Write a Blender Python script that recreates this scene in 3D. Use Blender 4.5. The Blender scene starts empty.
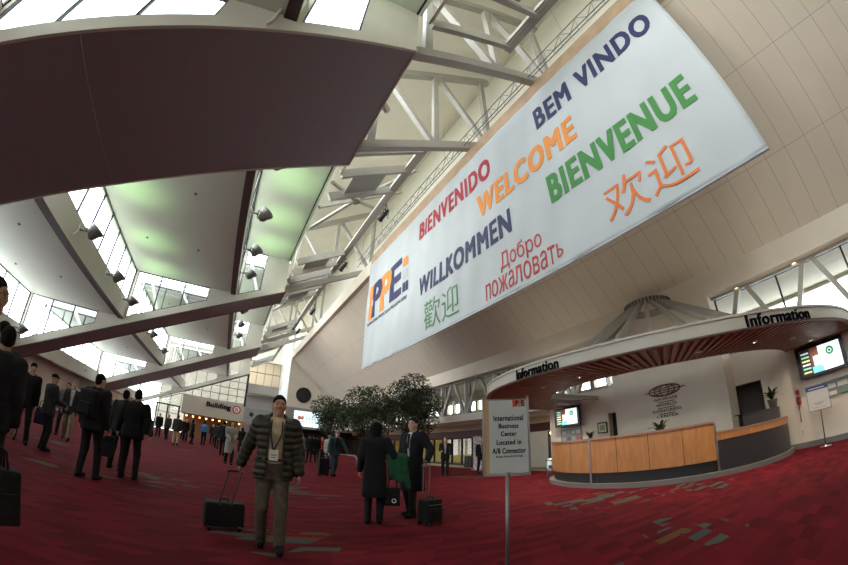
import bpy, bmesh, math, random
import numpy as np
from mathutils import Vector, Matrix
random.seed(7)
rng = np.random.RandomState(3)
scn = bpy.context.scene
COL = scn.collection
PI = math.pi
CAM_H = 1.24

# ------------------------------------------------------------------ materials
MATS = {}
def mat(name, col, rough=.6, metal=0., var=0., scale=6., bump=0., emit=0., ecol=None, spec=.4, alpha=1.):
    if name in MATS: return MATS[name]
    m = bpy.data.materials.new(name); m.use_nodes = True
    nt = m.node_tree; b = nt.nodes['Principled BSDF']
    b.inputs['Base Color'].default_value = (*col, 1); b.inputs['Roughness'].default_value = rough
    b.inputs['Metallic'].default_value = metal; b.inputs['Specular IOR Level'].default_value = spec
    if var or bump:
        tc = nt.nodes.new('ShaderNodeTexCoord'); nz = nt.nodes.new('ShaderNodeTexNoise')
        nz.inputs['Scale'].default_value = scale; nz.inputs['Detail'].default_value = 3
        nt.links.new(tc.outputs['Object'], nz.inputs['Vector'])
        if var:
            cr = nt.nodes.new('ShaderNodeValToRGB')
            cr.color_ramp.elements[0].position = .3; cr.color_ramp.elements[1].position = .7
            cr.color_ramp.elements[0].color = (*[max(0, c*(1-var)) for c in col], 1)
            cr.color_ramp.elements[1].color = (*[min(1, c*(1+var)) for c in col], 1)
            nt.links.new(nz.outputs['Fac'], cr.inputs['Fac']); nt.links.new(cr.outputs['Color'], b.inputs['Base Color'])
        if bump:
            bp = nt.nodes.new('ShaderNodeBump'); bp.inputs['Strength'].default_value = bump; bp.inputs['Distance'].default_value = .02
            nt.links.new(nz.outputs['Fac'], bp.inputs['Height']); nt.links.new(bp.outputs['Normal'], b.inputs['Normal'])
    if emit:
        b.inputs['Emission Color'].default_value = (*(ecol or col), 1); b.inputs['Emission Strength'].default_value = emit
    MATS[name] = m
    return m

def glass_mat(name, tint=(.92,.95,.95), refl=.08):
    m = bpy.data.materials.new(name); m.use_nodes = True; nt = m.node_tree
    for n in list(nt.nodes): nt.nodes.remove(n)
    o = nt.nodes.new('ShaderNodeOutputMaterial'); mx = nt.nodes.new('ShaderNodeMixShader')
    t = nt.nodes.new('ShaderNodeBsdfTransparent'); g = nt.nodes.new('ShaderNodeBsdfGlossy')
    t.inputs['Color'].default_value = (*tint, 1); g.inputs['Roughness'].default_value = .03
    mx.inputs['Fac'].default_value = refl
    nt.links.new(t.outputs[0], mx.inputs[1]); nt.links.new(g.outputs[0], mx.inputs[2]); nt.links.new(mx.outputs[0], o.inputs['Surface'])
    MATS[name] = m
    return m

def carpet_mat():
    m = bpy.data.materials.new('carpet'); m.use_nodes = True; nt = m.node_tree; L = nt.links
    b = nt.nodes['Principled BSDF']; b.inputs['Roughness'].default_value = .95; b.inputs['Specular IOR Level'].default_value = .1
    def N(t, **k):
        n = nt.nodes.new(t)
        for a, v in k.items(): setattr(n, a, v)
        return n
    tc = N('ShaderNodeTexCoord')
    def cells(sx, sy, rot=0., off=(0,0,0)):
        mp = N('ShaderNodeMapping'); mp.inputs['Scale'].default_value = (sx, sy, 0); mp.inputs['Rotation'].default_value = (0,0,rot); mp.inputs['Location'].default_value = off
        L.new(tc.outputs['Object'], mp.inputs['Vector'])
        fl = N('ShaderNodeVectorMath', operation='FLOOR'); L.new(mp.outputs[0], fl.inputs[0])
        wn = N('ShaderNodeTexWhiteNoise', noise_dimensions='2D'); L.new(fl.outputs[0], wn.inputs['Vector'])
        return wn.outputs['Value'], fl.outputs[0]
    R0 = .28
    v1, _ = cells(1.1, 1.1, R0)            # carpet squares
    v2, f2 = cells(2.2, 6.6, R0, (.2,.1,0)) # short bars
    v3, _ = cells(2.2, 6.6, R0, (.2,.1,7))
    # big soft clusters decide where the accent bars appear
    nz = N('ShaderNodeTexNoise'); nz.inputs['Scale'].default_value = .33; nz.inputs['Detail'].default_value = 1.
    L.new(tc.outputs['Object'], nz.inputs['Vector'])
    a = N('ShaderNodeMath', operation='MULTIPLY_ADD'); L.new(v1, a.inputs[0]); a.inputs[1].default_value = .45; L.new(v2, a.inputs[2])
    cr = N('ShaderNodeValToRGB'); cr.color_ramp.interpolation = 'LINEAR'
    e = cr.color_ramp.elements; e[0].position = .2; e[0].color = (.085,.005,.010,1); e[1].position = 1.3/1.45; e[1].color = (.165,.009,.017,1)
    dv = N('ShaderNodeMath', operation='DIVIDE'); L.new(a.outputs[0], dv.inputs[0]); dv.inputs[1].default_value = 1.45
    L.new(dv.outputs[0], cr.inputs['Fac'])
    # accents
    acc = N('ShaderNodeValToRGB'); acc.color_ramp.interpolation = 'CONSTANT'
    ee = acc.color_ramp.elements; ee[0].position = 0; ee[0].color = (.075,.08,.07,1); ee[1].position = .55; ee[1].color = (.115,.06,.022,1)
    n3 = acc.color_ramp.elements.new(.8); n3.color = (.06,.075,.075,1)
    wn2 = N('ShaderNodeTexWhiteNoise', noise_dimensions='3D'); ad = N('ShaderNodeVectorMath', operation='ADD'); ad.inputs[1].default_value = (3.7,9.1,5.5)
    L.new(f2, ad.inputs[0]); L.new(ad.outputs[0], wn2.inputs['Vector']); L.new(wn2.outputs['Value'], acc.inputs['Fac'])
    wn3 = N('ShaderNodeTexWhiteNoise', noise_dimensions='3D'); ad3 = N('ShaderNodeVectorMath', operation='ADD'); ad3.inputs[1].default_value = (31.7,2.1,8.5)
    L.new(f2, ad3.inputs[0]); L.new(ad3.outputs[0], wn3.inputs['Vector'])
    s = N('ShaderNodeMath', operation='SUBTRACT'); L.new(nz.outputs['Fac'], s.inputs[0]); s.inputs[1].default_value = .63
    s2 = N('ShaderNodeMath', operation='MULTIPLY'); L.new(s.outputs[0], s2.inputs[0]); s2.inputs[1].default_value = 5.
    last = s2.outputs[0]
    for cx, cy, rr in ((.75,4.6,1.0), (7.1,4.7,1.5), (4.7,2.2,.9), (8.3,3.2,1.1), (-1.6,8.6,1.2), (1.6,9.5,1.4)):   # where the accent bars gather
        dd = N('ShaderNodeVectorMath', operation='DISTANCE'); dd.inputs[1].default_value = (cx, cy, 0); L.new(tc.outputs['Object'], dd.inputs[0])
        ma = N('ShaderNodeMath', operation='MULTIPLY_ADD'); L.new(dd.outputs['Value'], ma.inputs[0]); ma.inputs[1].default_value = -.55/rr; ma.inputs[2].default_value = .55
        mm = N('ShaderNodeMath', operation='MAXIMUM'); L.new(ma.outputs[0], mm.inputs[0]); L.new(last, mm.inputs[1]); last = mm.outputs[0]
    lt = N('ShaderNodeMath', operation='LESS_THAN'); L.new(wn3.outputs['Value'], lt.inputs[0]); L.new(last, lt.inputs[1])
    mx = N('ShaderNodeMix', data_type='RGBA'); L.new(lt.outputs[0], mx.inputs[0]); L.new(cr.outputs['Color'], mx.inputs[6]); L.new(acc.outputs['Color'], mx.inputs[7])
    L.new(mx.outputs[2], b.inputs['Base Color'])
    fz = N('ShaderNodeTexNoise'); fz.inputs['Scale'].default_value = 160; L.new(tc.outputs['Object'], fz.inputs['Vector'])
    bp = N('ShaderNodeBump'); bp.inputs['Strength'].default_value = .35; bp.inputs['Distance'].default_value = .01
    L.new(fz.outputs['Fac'], bp.inputs['Height']); L.new(bp.outputs['Normal'], b.inputs['Normal'])
    MATS['carpet'] = m
    return m

def panel_mat(name, col, wx, wz, axis_u, axis_v, groove=.012, dark=.45, rough=.7, off=0.):
    """plain panels with thin dark joints in object space; axis_u / axis_v are 3-vectors"""
    m = bpy.data.materials.new(name); m.use_nodes = True; nt = m.node_tree; L = nt.links
    b = nt.nodes['Principled BSDF']; b.inputs['Roughness'].default_value = rough; b.inputs['Specular IOR Level'].default_value = .2
    tc = nt.nodes.new('ShaderNodeTexCoord')
    def line(ax, w, g, o=0.):
        d = nt.nodes.new('ShaderNodeVectorMath'); d.operation = 'DOT_PRODUCT'; d.inputs[1].default_value = ax
        L.new(tc.outputs['Object'], d.inputs[0])
        dv = nt.nodes.new('ShaderNodeMath'); dv.operation = 'MULTIPLY_ADD'; dv.inputs[1].default_value = 1/w; dv.inputs[2].default_value = -o/w; L.new(d.outputs['Value'], dv.inputs[0])
        fr = nt.nodes.new('ShaderNodeMath'); fr.operation = 'FRACT'; L.new(dv.outputs[0], fr.inputs[0])
        lt = nt.nodes.new('ShaderNodeMath'); lt.operation = 'LESS_THAN'; lt.inputs[1].default_value = g/w; L.new(fr.outputs[0], lt.inputs[0])
        return lt.outputs[0]
    l1 = line(axis_u, wx, groove); l2 = line(axis_v, wz, groove, off)
    mx = nt.nodes.new('ShaderNodeMath'); mx.operation = 'MAXIMUM'; L.new(l1, mx.inputs[0]); L.new(l2, mx.inputs[1])
    nz = nt.nodes.new('ShaderNodeTexNoise'); nz.inputs['Scale'].default_value = .8; L.new(tc.outputs['Object'], nz.inputs['Vector'])
    cr = nt.nodes.new('ShaderNodeValToRGB'); cr.color_ramp.elements[0].color = (*[c*.93 for c in col], 1); cr.color_ramp.elements[1].color = (*[c*1.05 for c in col], 1)
    L.new(nz.outputs['Fac'], cr.inputs['Fac'])
    mc = nt.nodes.new('ShaderNodeMix'); mc.data_type = 'RGBA'; L.new(mx.outputs[0], mc.inputs[0]); L.new(cr.outputs['Color'], mc.inputs[6]); mc.inputs[7].default_value = (*[c*dark for c in col], 1)
    L.new(mc.outputs[2], b.inputs['Base Color'])
    MATS[name] = m
    return m

def wood_mat(name, col, grain=(.6, 9, 9), dark=.6):
    m = bpy.data.materials.new(name); m.use_nodes = True; nt = m.node_tree; L = nt.links
    b = nt.nodes['Principled BSDF']; b.inputs['Roughness'].default_value = .45
    tc = nt.nodes.new('ShaderNodeTexCoord'); mp = nt.nodes.new('ShaderNodeMapping'); mp.inputs['Scale'].default_value = grain
    nz = nt.nodes.new('ShaderNodeTexNoise'); nz.inputs['Scale'].default_value = 4; nz.inputs['Detail'].default_value = 5
    L.new(tc.outputs['Object'], mp.inputs['Vector']); L.new(mp.outputs[0], nz.inputs['Vector'])
    cr = nt.nodes.new('ShaderNodeValToRGB'); cr.color_ramp.elements[0].position = .3; cr.color_ramp.elements[1].position = .7
    cr.color_ramp.elements[0].color = (*[c*dark for c in col], 1); cr.color_ramp.elements[1].color = (*col, 1)
    L.new(nz.outputs['Fac'], cr.inputs['Fac']); L.new(cr.outputs['Color'], b.inputs['Base Color'])
    MATS[name] = m
    return m

# ------------------------------------------------------------------ mesh helpers
def quad_faces(bm, vs, faces):
    v = [bm.verts.new(p) for p in vs]
    for f in faces:
        try: bm.faces.new([v[i] for i in f])
        except ValueError: pass
    return v
BOXF = [(0,3,2,1),(4,5,6,7),(0,1,5,4),(1,2,6,5),(2,3,7,6),(3,0,4,7)]
def box(bm, x0, x1, y0, y1, z0, z1):
    quad_faces(bm, [(x0,y0,z0),(x1,y0,z0),(x1,y1,z0),(x0,y1,z0),(x0,y0,z1),(x1,y0,z1),(x1,y1,z1),(x0,y1,z1)], BOXF)
def bar(bm, a, b, w, h=None, up=(0,0,1)):
    """a straight bar of rectangular section from a to b"""
    a = Vector(a); b = Vector(b); h = h or w
    d = (b-a).normalized(); up = Vector(up)
    if abs(d.dot(up)) > .98: up = Vector((1,0,0))
    s = d.cross(up).normalized(); u = s.cross(d)
    P = []
    for c in (a, b):
        for i, j in ((-1,-1),(1,-1),(1,1),(-1,1)): P.append(c + s*(i*w/2) + u*(j*h/2))
    quad_faces(bm, P, BOXF)
def tube(bm, pts, r, n=8, cap=True):
    pts = [Vector(p) for p in pts]; rs = r if isinstance(r, (list, tuple)) else [r]*len(pts)
    rings = []; ref = None
    for i, p in enumerate(pts):
        d = (pts[min(i+1, len(pts)-1)] - pts[max(i-1, 0)]).normalized()
        if ref is None: ref = Vector((0,0,1)) if abs(d.z) < .9 else Vector((1,0,0))
        s = d.cross(ref).normalized(); u = s.cross(d).normalized(); ref = u
        rings.append([bm.verts.new(p + (s*math.cos(2*PI*k/n) + u*math.sin(2*PI*k/n))*rs[i]) for k in range(n)])
    for a, b in zip(rings, rings[1:]):
        for k in range(n): bm.faces.new((a[k], a[(k+1)%n], b[(k+1)%n], b[k]))
    if cap:
        bm.faces.new(rings[0][::-1]); bm.faces.new(rings[-1])
def lathe(bm, prof, n=24, c=(0,0,0), a0=0., a1=2*PI):
    """prof: list of (r, z)"""
    full = abs(a1-a0-2*PI) < 1e-6; m = n if full else n+1
    rings = [[bm.verts.new((c[0]+r*math.cos(a0+(a1-a0)*k/n), c[1]+r*math.sin(a0+(a1-a0)*k/n), c[2]+z)) for k in range(m)] for r, z in prof]
    for a, b in zip(rings, rings[1:]):
        for k in range(n): 
            k2 = (k+1) % m
            bm.faces.new((a[k], a[k2], b[k2], b[k]))
    return rings
def prism(bm, poly, y0, y1, axes='xz'):
    """a polygon in the xz plane pulled from y0 to y1 (or, axes 'yz', from x0 to x1; 'xy' from z0 to z1)"""
    def P(a, b, t): return {'xz': (a,t,b), 'yz': (t,a,b), 'xy': (a,b,t)}[axes]
    A = [bm.verts.new(P(a,b,y0)) for a, b in poly]; B = [bm.verts.new(P(a,b,y1)) for a, b in poly]
    bm.faces.new(A); bm.faces.new(B[::-1]); n = len(poly)
    for i in range(n): bm.faces.new((A[i], B[i], B[(i+1)%n], A[(i+1)%n]))
def obj(name, bm, m, parent=None, smooth=False, loc=None, bevel=0.):
    bmesh.ops.recalc_face_normals(bm, faces=bm.faces)
    if bevel:
        bmesh.ops.bevel(bm, geom=[e for e in bm.edges if e.calc_face_angle(0) > .5], offset=bevel, segments=2, affect='EDGES', profile=.7)
    me = bpy.data.meshes.new(name); bm.to_mesh(me); bm.free()
    if m: me.materials.append(m)
    if smooth: me.shade_smooth()
    o = bpy.data.objects.new(name, me); COL.objects.link(o)
    if parent: o.parent = parent
    if loc is not None: o.location = loc
    return o
def B(): return bmesh.new()
def boxobj(name, dims, m, parent=None, bevel=0., smooth=False):
    bm = B(); box(bm, *dims); return obj(name, bm, m, parent, bevel=bevel)
def tag(o, label, cat, group=None):
    o['label'] = label; o['category'] = cat
    if group: o['group'] = group
    return o
def thing(name, label, cat, loc=(0,0,0), rz=0., group=None):
    o = bpy.data.objects.new(name, None); COL.objects.link(o); o.location = loc; o.rotation_euler = (0,0,rz); o.empty_display_size = .1
    return tag(o, label, cat, group)
def struct(o, label=None, cat=None):
    o['kind'] = 'structure'
    if label: o['label'] = label
    if cat: o['category'] = cat
    return o
def sempty(name, label, cat):
    o = bpy.data.objects.new(name, None); COL.objects.link(o); return struct(o, label, cat)
def tree_copy(o, parent=None):
    c = o.copy(); COL.objects.link(c)
    if parent: c.parent = parent
    for ch in list(o.children): tree_copy(ch, c)
    return c

def text_mesh(s, bold=0., extrude=.01, shear=0., space=1.):
    cu = bpy.data.curves.new('t', 'FONT'); cu.body = s; cu.extrude = extrude; cu.offset = bold; cu.shear = shear; cu.space_character = space
    cu.resolution_u = 3
    o = bpy.data.objects.new('t', cu); COL.objects.link(o)
    dg = bpy.context.evaluated_depsgraph_get(); dg.update()
    me = bpy.data.meshes.new_from_object(o.evaluated_get(dg)); bpy.data.objects.remove(o); bpy.data.curves.remove(cu)
    return me
def lettering(name, s, u0, u1, v0, v1, frame, m, parent=None, bold=0., depth=.01, shear=0., space=1.):
    """text fitted into the box u0..u1, v0..v1; frame maps (u, v, w) to a point"""
    me = text_mesh(s, 0 if bold >= 0 else bold, .5, shear, space)
    if bold > 0:                       # heavier strokes: the same outline laid over itself, shifted a little each way
        src = bmesh.new()
        for kk, (dx, dy) in enumerate(((-1,-.5),(-1,.5),(0,-.5),(0,.5),(1,-.5),(1,.5))):
            k0 = len(src.verts); src.from_mesh(me); src.verts.ensure_lookup_table()
            for v in src.verts[k0:]: v.co.x += dx*bold; v.co.y += dy*bold; v.co.z += kk*.04
        src.to_mesh(me); src.free()
    n = len(me.vertices); co = np.empty(n*3, np.float32); me.vertices.foreach_get('co', co); co = co.reshape(-1,3)
    mn, mx = co.min(0), co.max(0)
    t = (co-mn)/np.maximum(mx-mn, 1e-6)
    out = np.array([frame(u0+(u1-u0)*a, v0+(v1-v0)*b, depth*c) for a, b, c in t], np.float32)
    me.vertices.foreach_set('co', out.ravel()); me.materials.clear(); me.materials.append(m); me.update()
    me.name = name
    o = bpy.data.objects.new(name, me); COL.objects.link(o)
    if parent: o.parent = parent
    bm = bmesh.new(); bm.from_mesh(me); bmesh.ops.recalc_face_normals(bm, faces=bm.faces); bm.to_mesh(me); bm.free()
    return o

# ------------------------------------------------------------------ shared materials
CREAM = mat('cream_paint', (.58,.56,.48), .75, var=.04, scale=.7)
CREAMW = mat('cream_wall', (.68,.62,.52), .8, var=.04, scale=.9)
SLAB = mat('ceiling_plaster', (.56,.59,.49), .55, var=.03, scale=.5)
BROWN = mat('brown_soffit', (.27,.235,.255), .7, var=.10, scale=30, bump=.1)
BROWND = mat('brown_trim', (.085,.055,.055), .6)
ROOFC = mat('roof_cream', (.72,.69,.60), .8, var=.03, scale=.7)
STEEL = mat('truss_paint', (.35,.335,.29), .5, var=.04, scale=2)
DARKSTEEL = mat('dark_steel', (.10,.10,.095), .45)
BLACK = mat('black_matte', (.012,.012,.013), .6)
BLACKG = mat('black_gloss', (.01,.01,.011), .25)
FRAME = mat('window_frame_dark', (.025,.03,.04), .5)
GLASS = glass_mat('window_glass')
CHROME = mat('brushed_steel', (.55,.55,.55), .3, 1.)
GREYP = mat('grey_plastic', (.25,.25,.25), .5)
WHITE = mat('white_paint', (.75,.75,.73), .6)
# ------------------------------------------------------------------ camera (wide fisheye action-camera lens)
cd = bpy.data.cameras.new('camera'); cam = bpy.data.objects.new('camera', cd); COL.objects.link(cam); scn.camera = cam
MR = Matrix(((0.87468742, -0.22186949, -0.43092442), (-0.48434574, -0.36673367, -0.79430197), (0.01819688, 0.90348234, -0.42823887)))
cam.matrix_world = Matrix.Translation((0,0,CAM_H)) @ MR.to_4x4()
cd.type = 'PANO'; cd.panorama_type = 'FISHEYE_LENS_POLYNOMIAL'
cd.sensor_width = 36; cd.sensor_height = 36*565/848; cd.sensor_fit = 'HORIZONTAL'
cd.fisheye_fov = math.radians(220)
cd.fisheye_polynomial_k0 = 0
cd.fisheye_polynomial_k1 = -6.33211536e-02; cd.fisheye_polynomial_k2 = -3.98724949e-06
cd.fisheye_polynomial_k3 = 1.31126987e-05; cd.fisheye_polynomial_k4 = -1.65068741e-07
cd.clip_start = .05; cd.clip_end = 300

# ------------------------------------------------------------------ floor
Y0, Y1 = -12., 60.
XL = -15.5
XB, XF = 13.5, 7.2            # right wall plane, ledge plane
carpet_mat()
fl = boxobj('floor', (XL-.3, 16.8, Y0-.3, Y1+5, -.2, 0), MATS['carpet']); struct(fl, 'red patterned carpet floor of the hall', 'floor')
tile = boxobj('floor_tile', (14.3, 21, 12.3, 50, -.19, .006), mat('tan_tile', (.33,.28,.21), .5, var=.1, scale=3)); struct(tile, 'tan tiled strip of floor in front of the shops', 'floor')

# ------------------------------------------------------------------ sloping roof on the left: beams, stepped ceilings, clerestory glazing
SL = .4557
def soff(x): return 10.45 + SL*(x-2.17)
XP = [-20.4, -13.9, -7.4, -.88, 2.2]
LV = [3.45, 6.55, 9.63, 12.8]
WN = [0]
def window(polys3, pane_quads, mullions, label):
    """a window: dark frame bars (polys3 closed loops), panes, mullion bars"""
    WN[0] += 1
    w = sempty('window_%d' % WN[0], label, 'window')
    bm = B()
    for loop in polys3:
        for a, b in zip(loop, loop[1:]+loop[:1]): bar(bm, a, b, .09)
    for a, b in mullions: bar(bm, a, b, .07)
    obj('frame', bm, FRAME, w)
    bm = B()
    for q in pane_quads: quad_faces(bm, q, [tuple(range(len(q)))])
    obj('pane', bm, GLASS, w)
    return w
def lerp(a, b, t): return tuple(a[i]+(b[i]-a[i])*t for i in range(3))

BEAMS = [('narrow', -11.4, -9.2), ('wide', 4.75, 9.9), ('narrow', 23.1, 25.3), ('wide', 39.6, 44.9), ('narrow', 59.5, 60.0)]
def face_poly(bm, y, th):
    """the cream face of a beam in the plane y, with its clerestory openings left out"""
    for i in range(4):
        xa = max(XP[i], XL); xb = XP[i+1]
        if xb <= XL: continue
        z = LV[i]; last = i == 3
        xw = min(xb - (1.66 if not last else 1.55), xb)
        yy = (y, y+th)
        prism(bm, [(xa, soff(xa)), (xb, soff(xb)), (xb, soff(xb)+.48), (xa, soff(xa)+.48)], *yy)
        ztop = z if not last else 13.1
        prism(bm, [(xw, soff(xw)+.48), (xb, soff(xb)+.48), (xb, ztop), (xw, ztop)], *yy)
        if i > 0: prism(bm, [(xa, soff(xa)+.48), (xa+.14, soff(xa+.14)+.48), (xa+.14, z), (xa, z)], *yy)
        else: prism(bm, [(xa, soff(xa)+.48), (xa+.05, soff(xa)+.48), (xa+.05, z), (xa, z)], *yy)
        if last: prism(bm, [(xa, z), (xw, z), (xw, 13.1), (xa, 13.1)], *yy)
for bi, (kind, ya, yb) in enumerate(BEAMS):
    bm = B(); face_poly(bm, ya, .12)
    bo = obj('beam_%d' % (bi+1), bm, CREAM); struct(bo, 'cream box beam crossing the sloping roof on the left', 'beam')
    if yb-ya > 1:
        bm = B(); face_poly(bm, yb-.12, .12); obj('far_face', bm, CREAM, bo)
    bm = B()
    cut = -4.9
    for xa, xb in (((XL, cut-.006), (cut+.006, 2.2)) if kind == 'wide' else ((XL, 2.2),)):
        prism(bm, [(xa, soff(xa)-.03), (xb, soff(xb)-.03), (xb, soff(xb)+.05), (xa, soff(xa)+.05)], ya+.05, yb-.05)
    obj('soffit', bm, BROWN, bo)
    bm = B()
    prism(bm, [(XL, soff(XL)-.05), (2.2, soff(2.2)-.05), (2.2, soff(2.2)+.02), (XL, soff(XL)+.02)], ya-.03, ya+.05)
    prism(bm, [(XL, soff(XL)-.05), (2.2, soff(2.2)-.05), (2.2, soff(2.2)+.02), (XL, soff(XL)+.02)], yb-.05, yb+.03)
    prism(bm, [(2.18, soff(2.2)-.05), (2.24, soff(2.2)-.05), (2.24, soff(2.2)+.06), (2.18, soff(2.2)+.06)], ya, yb)
    obj('edge_strip', bm, BROWND if kind == 'narrow' else CREAM, bo)
    bm = B(); prism(bm, [(2.1, soff(2.2)), (2.2, soff(2.2)), (2.2, 13.1), (2.1, 13.1)], ya+.11, yb-.11 if yb-ya > 1 else yb); obj('end_panel', bm, SLAB, bo)
    if yb-ya > 1:                           # white bracing that shows through the clerestory glass
        bm = B(); ym = (ya+yb)/2
        for i in range(1, 4):
            xa, xb = XP[i], XP[i+1]; z = LV[i]
            for t in (.12, .42, .72):
                x = xa+(xb-xa)*t; x2 = x+1.2
                bar(bm, (x, ym, z+.1), (x2, ym, soff(x2)+.2), .16)
            bar(bm, (xa, ym, z+.1), (xb, ym, z+.1), .18)
        obj('roof_bracing', bm, WHITE, bo)
    for y in ((ya, yb-.12) if yb-ya > 1 else (ya,)):
        for i in range(4):
            xa = max(XP[i], XL); xb = XP[i+1]; z = LV[i]
            if xb <= XL: continue
            xw = xb - (1.66 if i < 3 else 1.55); x0 = xa+.14 if i > 0 else xa+.05
            yy = y+.06
            c = [(x0, yy, soff(x0)+.48), (xw, yy, soff(xw)+.48), (xw, yy, z), (x0, yy, z)]
            mul = []
            nm = 3 if i < 3 else 1
            for k in range(1, nm):
                t = k/nm
                mul.append((lerp(c[0], c[1], t), lerp(c[3], c[2], t)))
            window([c], [c], mul, 'clerestory window in the face of a sloping roof beam')
# wide beams: a conduit with a bent pipe on the near face
bm = B(); tube(bm, [(-1.1, 4.66, 10.15), (-1.3, 4.64, 9.75), (-1.32, 4.64, 9.05), (-1.4, 4.66, 8.9)], .05); obj('conduit_pipe', bm, CREAM, bpy.data.objects['beam_2'], smooth=True)
bays = [(-9.2, 4.75), (9.9, 23.1), (25.3, 39.6), (44.9, 59.5)]
CN = [0]
for ya, yb in bays:
    for i in range(4):
        xa = max(XP[i]-.3, XL); xb = XP[i+1]
        if i < 3: xb -= .28
        if XP[i+1] <= XL: continue
        CN[0] += 1
        o = boxobj('ceiling_%d' % CN[0], (xa, xb, ya, yb, LV[i], LV[i]+.25), SLAB); struct(o, 'flat cream ceiling step of the sloping roof', 'ceiling')
        if i == 3:
            bm = B(); box(bm, 2.19, 2.30, ya, yb, 12.72, 13.12); obj('free_edge', bm, SLAB, o)
            bm = B(); box(bm, 2.13, 2.19, ya, yb, 12.74, 12.80); obj('black_reveal', bm, BLACK, o)
        # small dark ceiling dots (sprinklers)
        if i < 3:
            bm = B()
            for yy in (ya+3.2, ya+8.2):
                for xx in (xa+1.8, xa+4.6): lathe(bm, [(0, -.05), (.05, -.05), (.07, 0)], 8, (xx, yy, LV[i]))
            obj('sprinkler', bm, DARKSTEEL, o)
    for k in (1, 2, 3):
        x = XP[k]; zb = LV[k-1]
        h = 1.05 if k < 3 else 1.0
        bm = B(); box(bm, x-.27, x, ya, yb, zb-.02, zb+h)
        o = obj('beam_purlin', bm, CREAM); struct(o, 'cream purlin with a brown lower edge under the clerestory', 'beam')
        bm = B(); box(bm, x-.30, x+.02, ya, yb, zb-.11, zb+.0); obj('brown_edge', bm, BROWND, o)
        n = 8
        q = [(x-.05, ya, zb+h), (x-.05, yb, zb+h), (x-.05, yb, LV[k]), (x-.05, ya, LV[k])]
        window([q], [q], [(lerp(q[0], q[1], t/n), lerp(q[3], q[2], t/n)) for t in range(1, n)], 'long clerestory window along a purlin of the sloping roof')
    # upper clerestory, above the free edge, added to let daylight onto the trusses
    q = [(2.2, ya, 13.12), (2.2, yb, 13.12), (2.2, yb, 16.2), (2.2, ya, 16.2)]
    window([q], [q], [(lerp(q[0], q[1], t/7), lerp(q[3], q[2], t/7)) for t in range(1, 7)], 'added high clerestory window above the free edge, letting light onto the trusses')
# left and back walls
struct(boxobj('wall_left', (XL-.3, XL, Y0-.3, Y1, 0, 3.45), CREAMW), 'low cream wall at the left of the hall', 'wall')
bm = B(); box(bm, XL, XL+.02, 44, 59, .02, 2.3)  # flat dark panel; the dimness of the shop opening is in its colour
struct(obj('trim_5', bm, mat('shop_dark', (.05,.03,.02), .6)), 'dark panel for the dim shop opening along the far part of the left wall', 'shopfront')
for i, y in enumerate((46, 48, 50, 51.5, 53, 55, 57)):
    t = thing('wall_shop_lamp', 'small orange lamp glowing on the dim shop front at the left', 'lamp', (XL+.12, y, 2.0-.25*(i % 3)), 0, 'orange lamps on the left shop front')
    bm = B(); lathe(bm, [(0,-.14),(.12,-.08),(.15,0),(.12,.08),(0,.14)], 10); obj('globe', bm, mat('orange_lamp', (1,.5,.12), .5, emit=6, ecol=(1,.45,.1)), t, True)
    bm = B(); box(bm, -.1, -.02, -.05, .05, -.05, .05); obj('back_plate', bm, BLACK, t)
struct(boxobj('wall_left_fascia', (XL-.3, XL, Y0, Y1, 3.45, 3.7), CREAMW), 'cream strip above the low left wall', 'wall')
o = boxobj('wall_back', (XL-.3, 21, Y0-.3, Y0, 0, 21), CREAMW); struct(o, 'cream wall behind the viewer', 'wall')

# ------------------------------------------------------------------ high roof over the trusses
def zl(x): return 10.90 + .504*(x-2.39)
def zu(x): return 15.9 + .6*(x-2.4)
def truss(y, label):
    t = thing('roof_truss', label, 'truss', (2.2, y, 10.8), 0, 'steel roof trusses')
    P = lambda x, z: (x-2.2, 0, z-10.8)
    bm = B(); bar(bm, P(2.21, zl(2.21)+.17), P(8.5, zl(8.5)+.17), .28, .36); obj('lower_chord', bm, STEEL, t)
    bm = B(); bar(bm, P(2.4, zu(2.4)), P(8.9, zu(8.9)), .28, .34); obj('upper_chord', bm, STEEL, t)
    for x in (2.75, 5.5, 8.4):
        bm = B(); bar(bm, P(x, zl(x)+.2), P(x, zu(x)), .24, .24); obj('post', bm, STEEL, t)
    for xa, xb in ((2.9, 5.35), (5.65, 8.25)):
        bm = B(); bar(bm, P(xa, zu(xa)-.1), P(xb, zl(xb)+.3), .24, .24); obj('diagonal', bm, STEEL, t)
    return t
truss(5.15, 'pale steel roof truss above the near end of the banner, nearest of all')
truss(9.4, 'pale steel roof truss at the far edge of the nearest brown soffit')
truss(24.2, 'pale steel roof truss over the logo end of the banner')
truss(40.0, 'pale steel roof truss beyond the banner, the nearer of the far pair')
truss(44.4, 'pale steel roof truss beyond the banner, the farther of the far pair')
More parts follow.
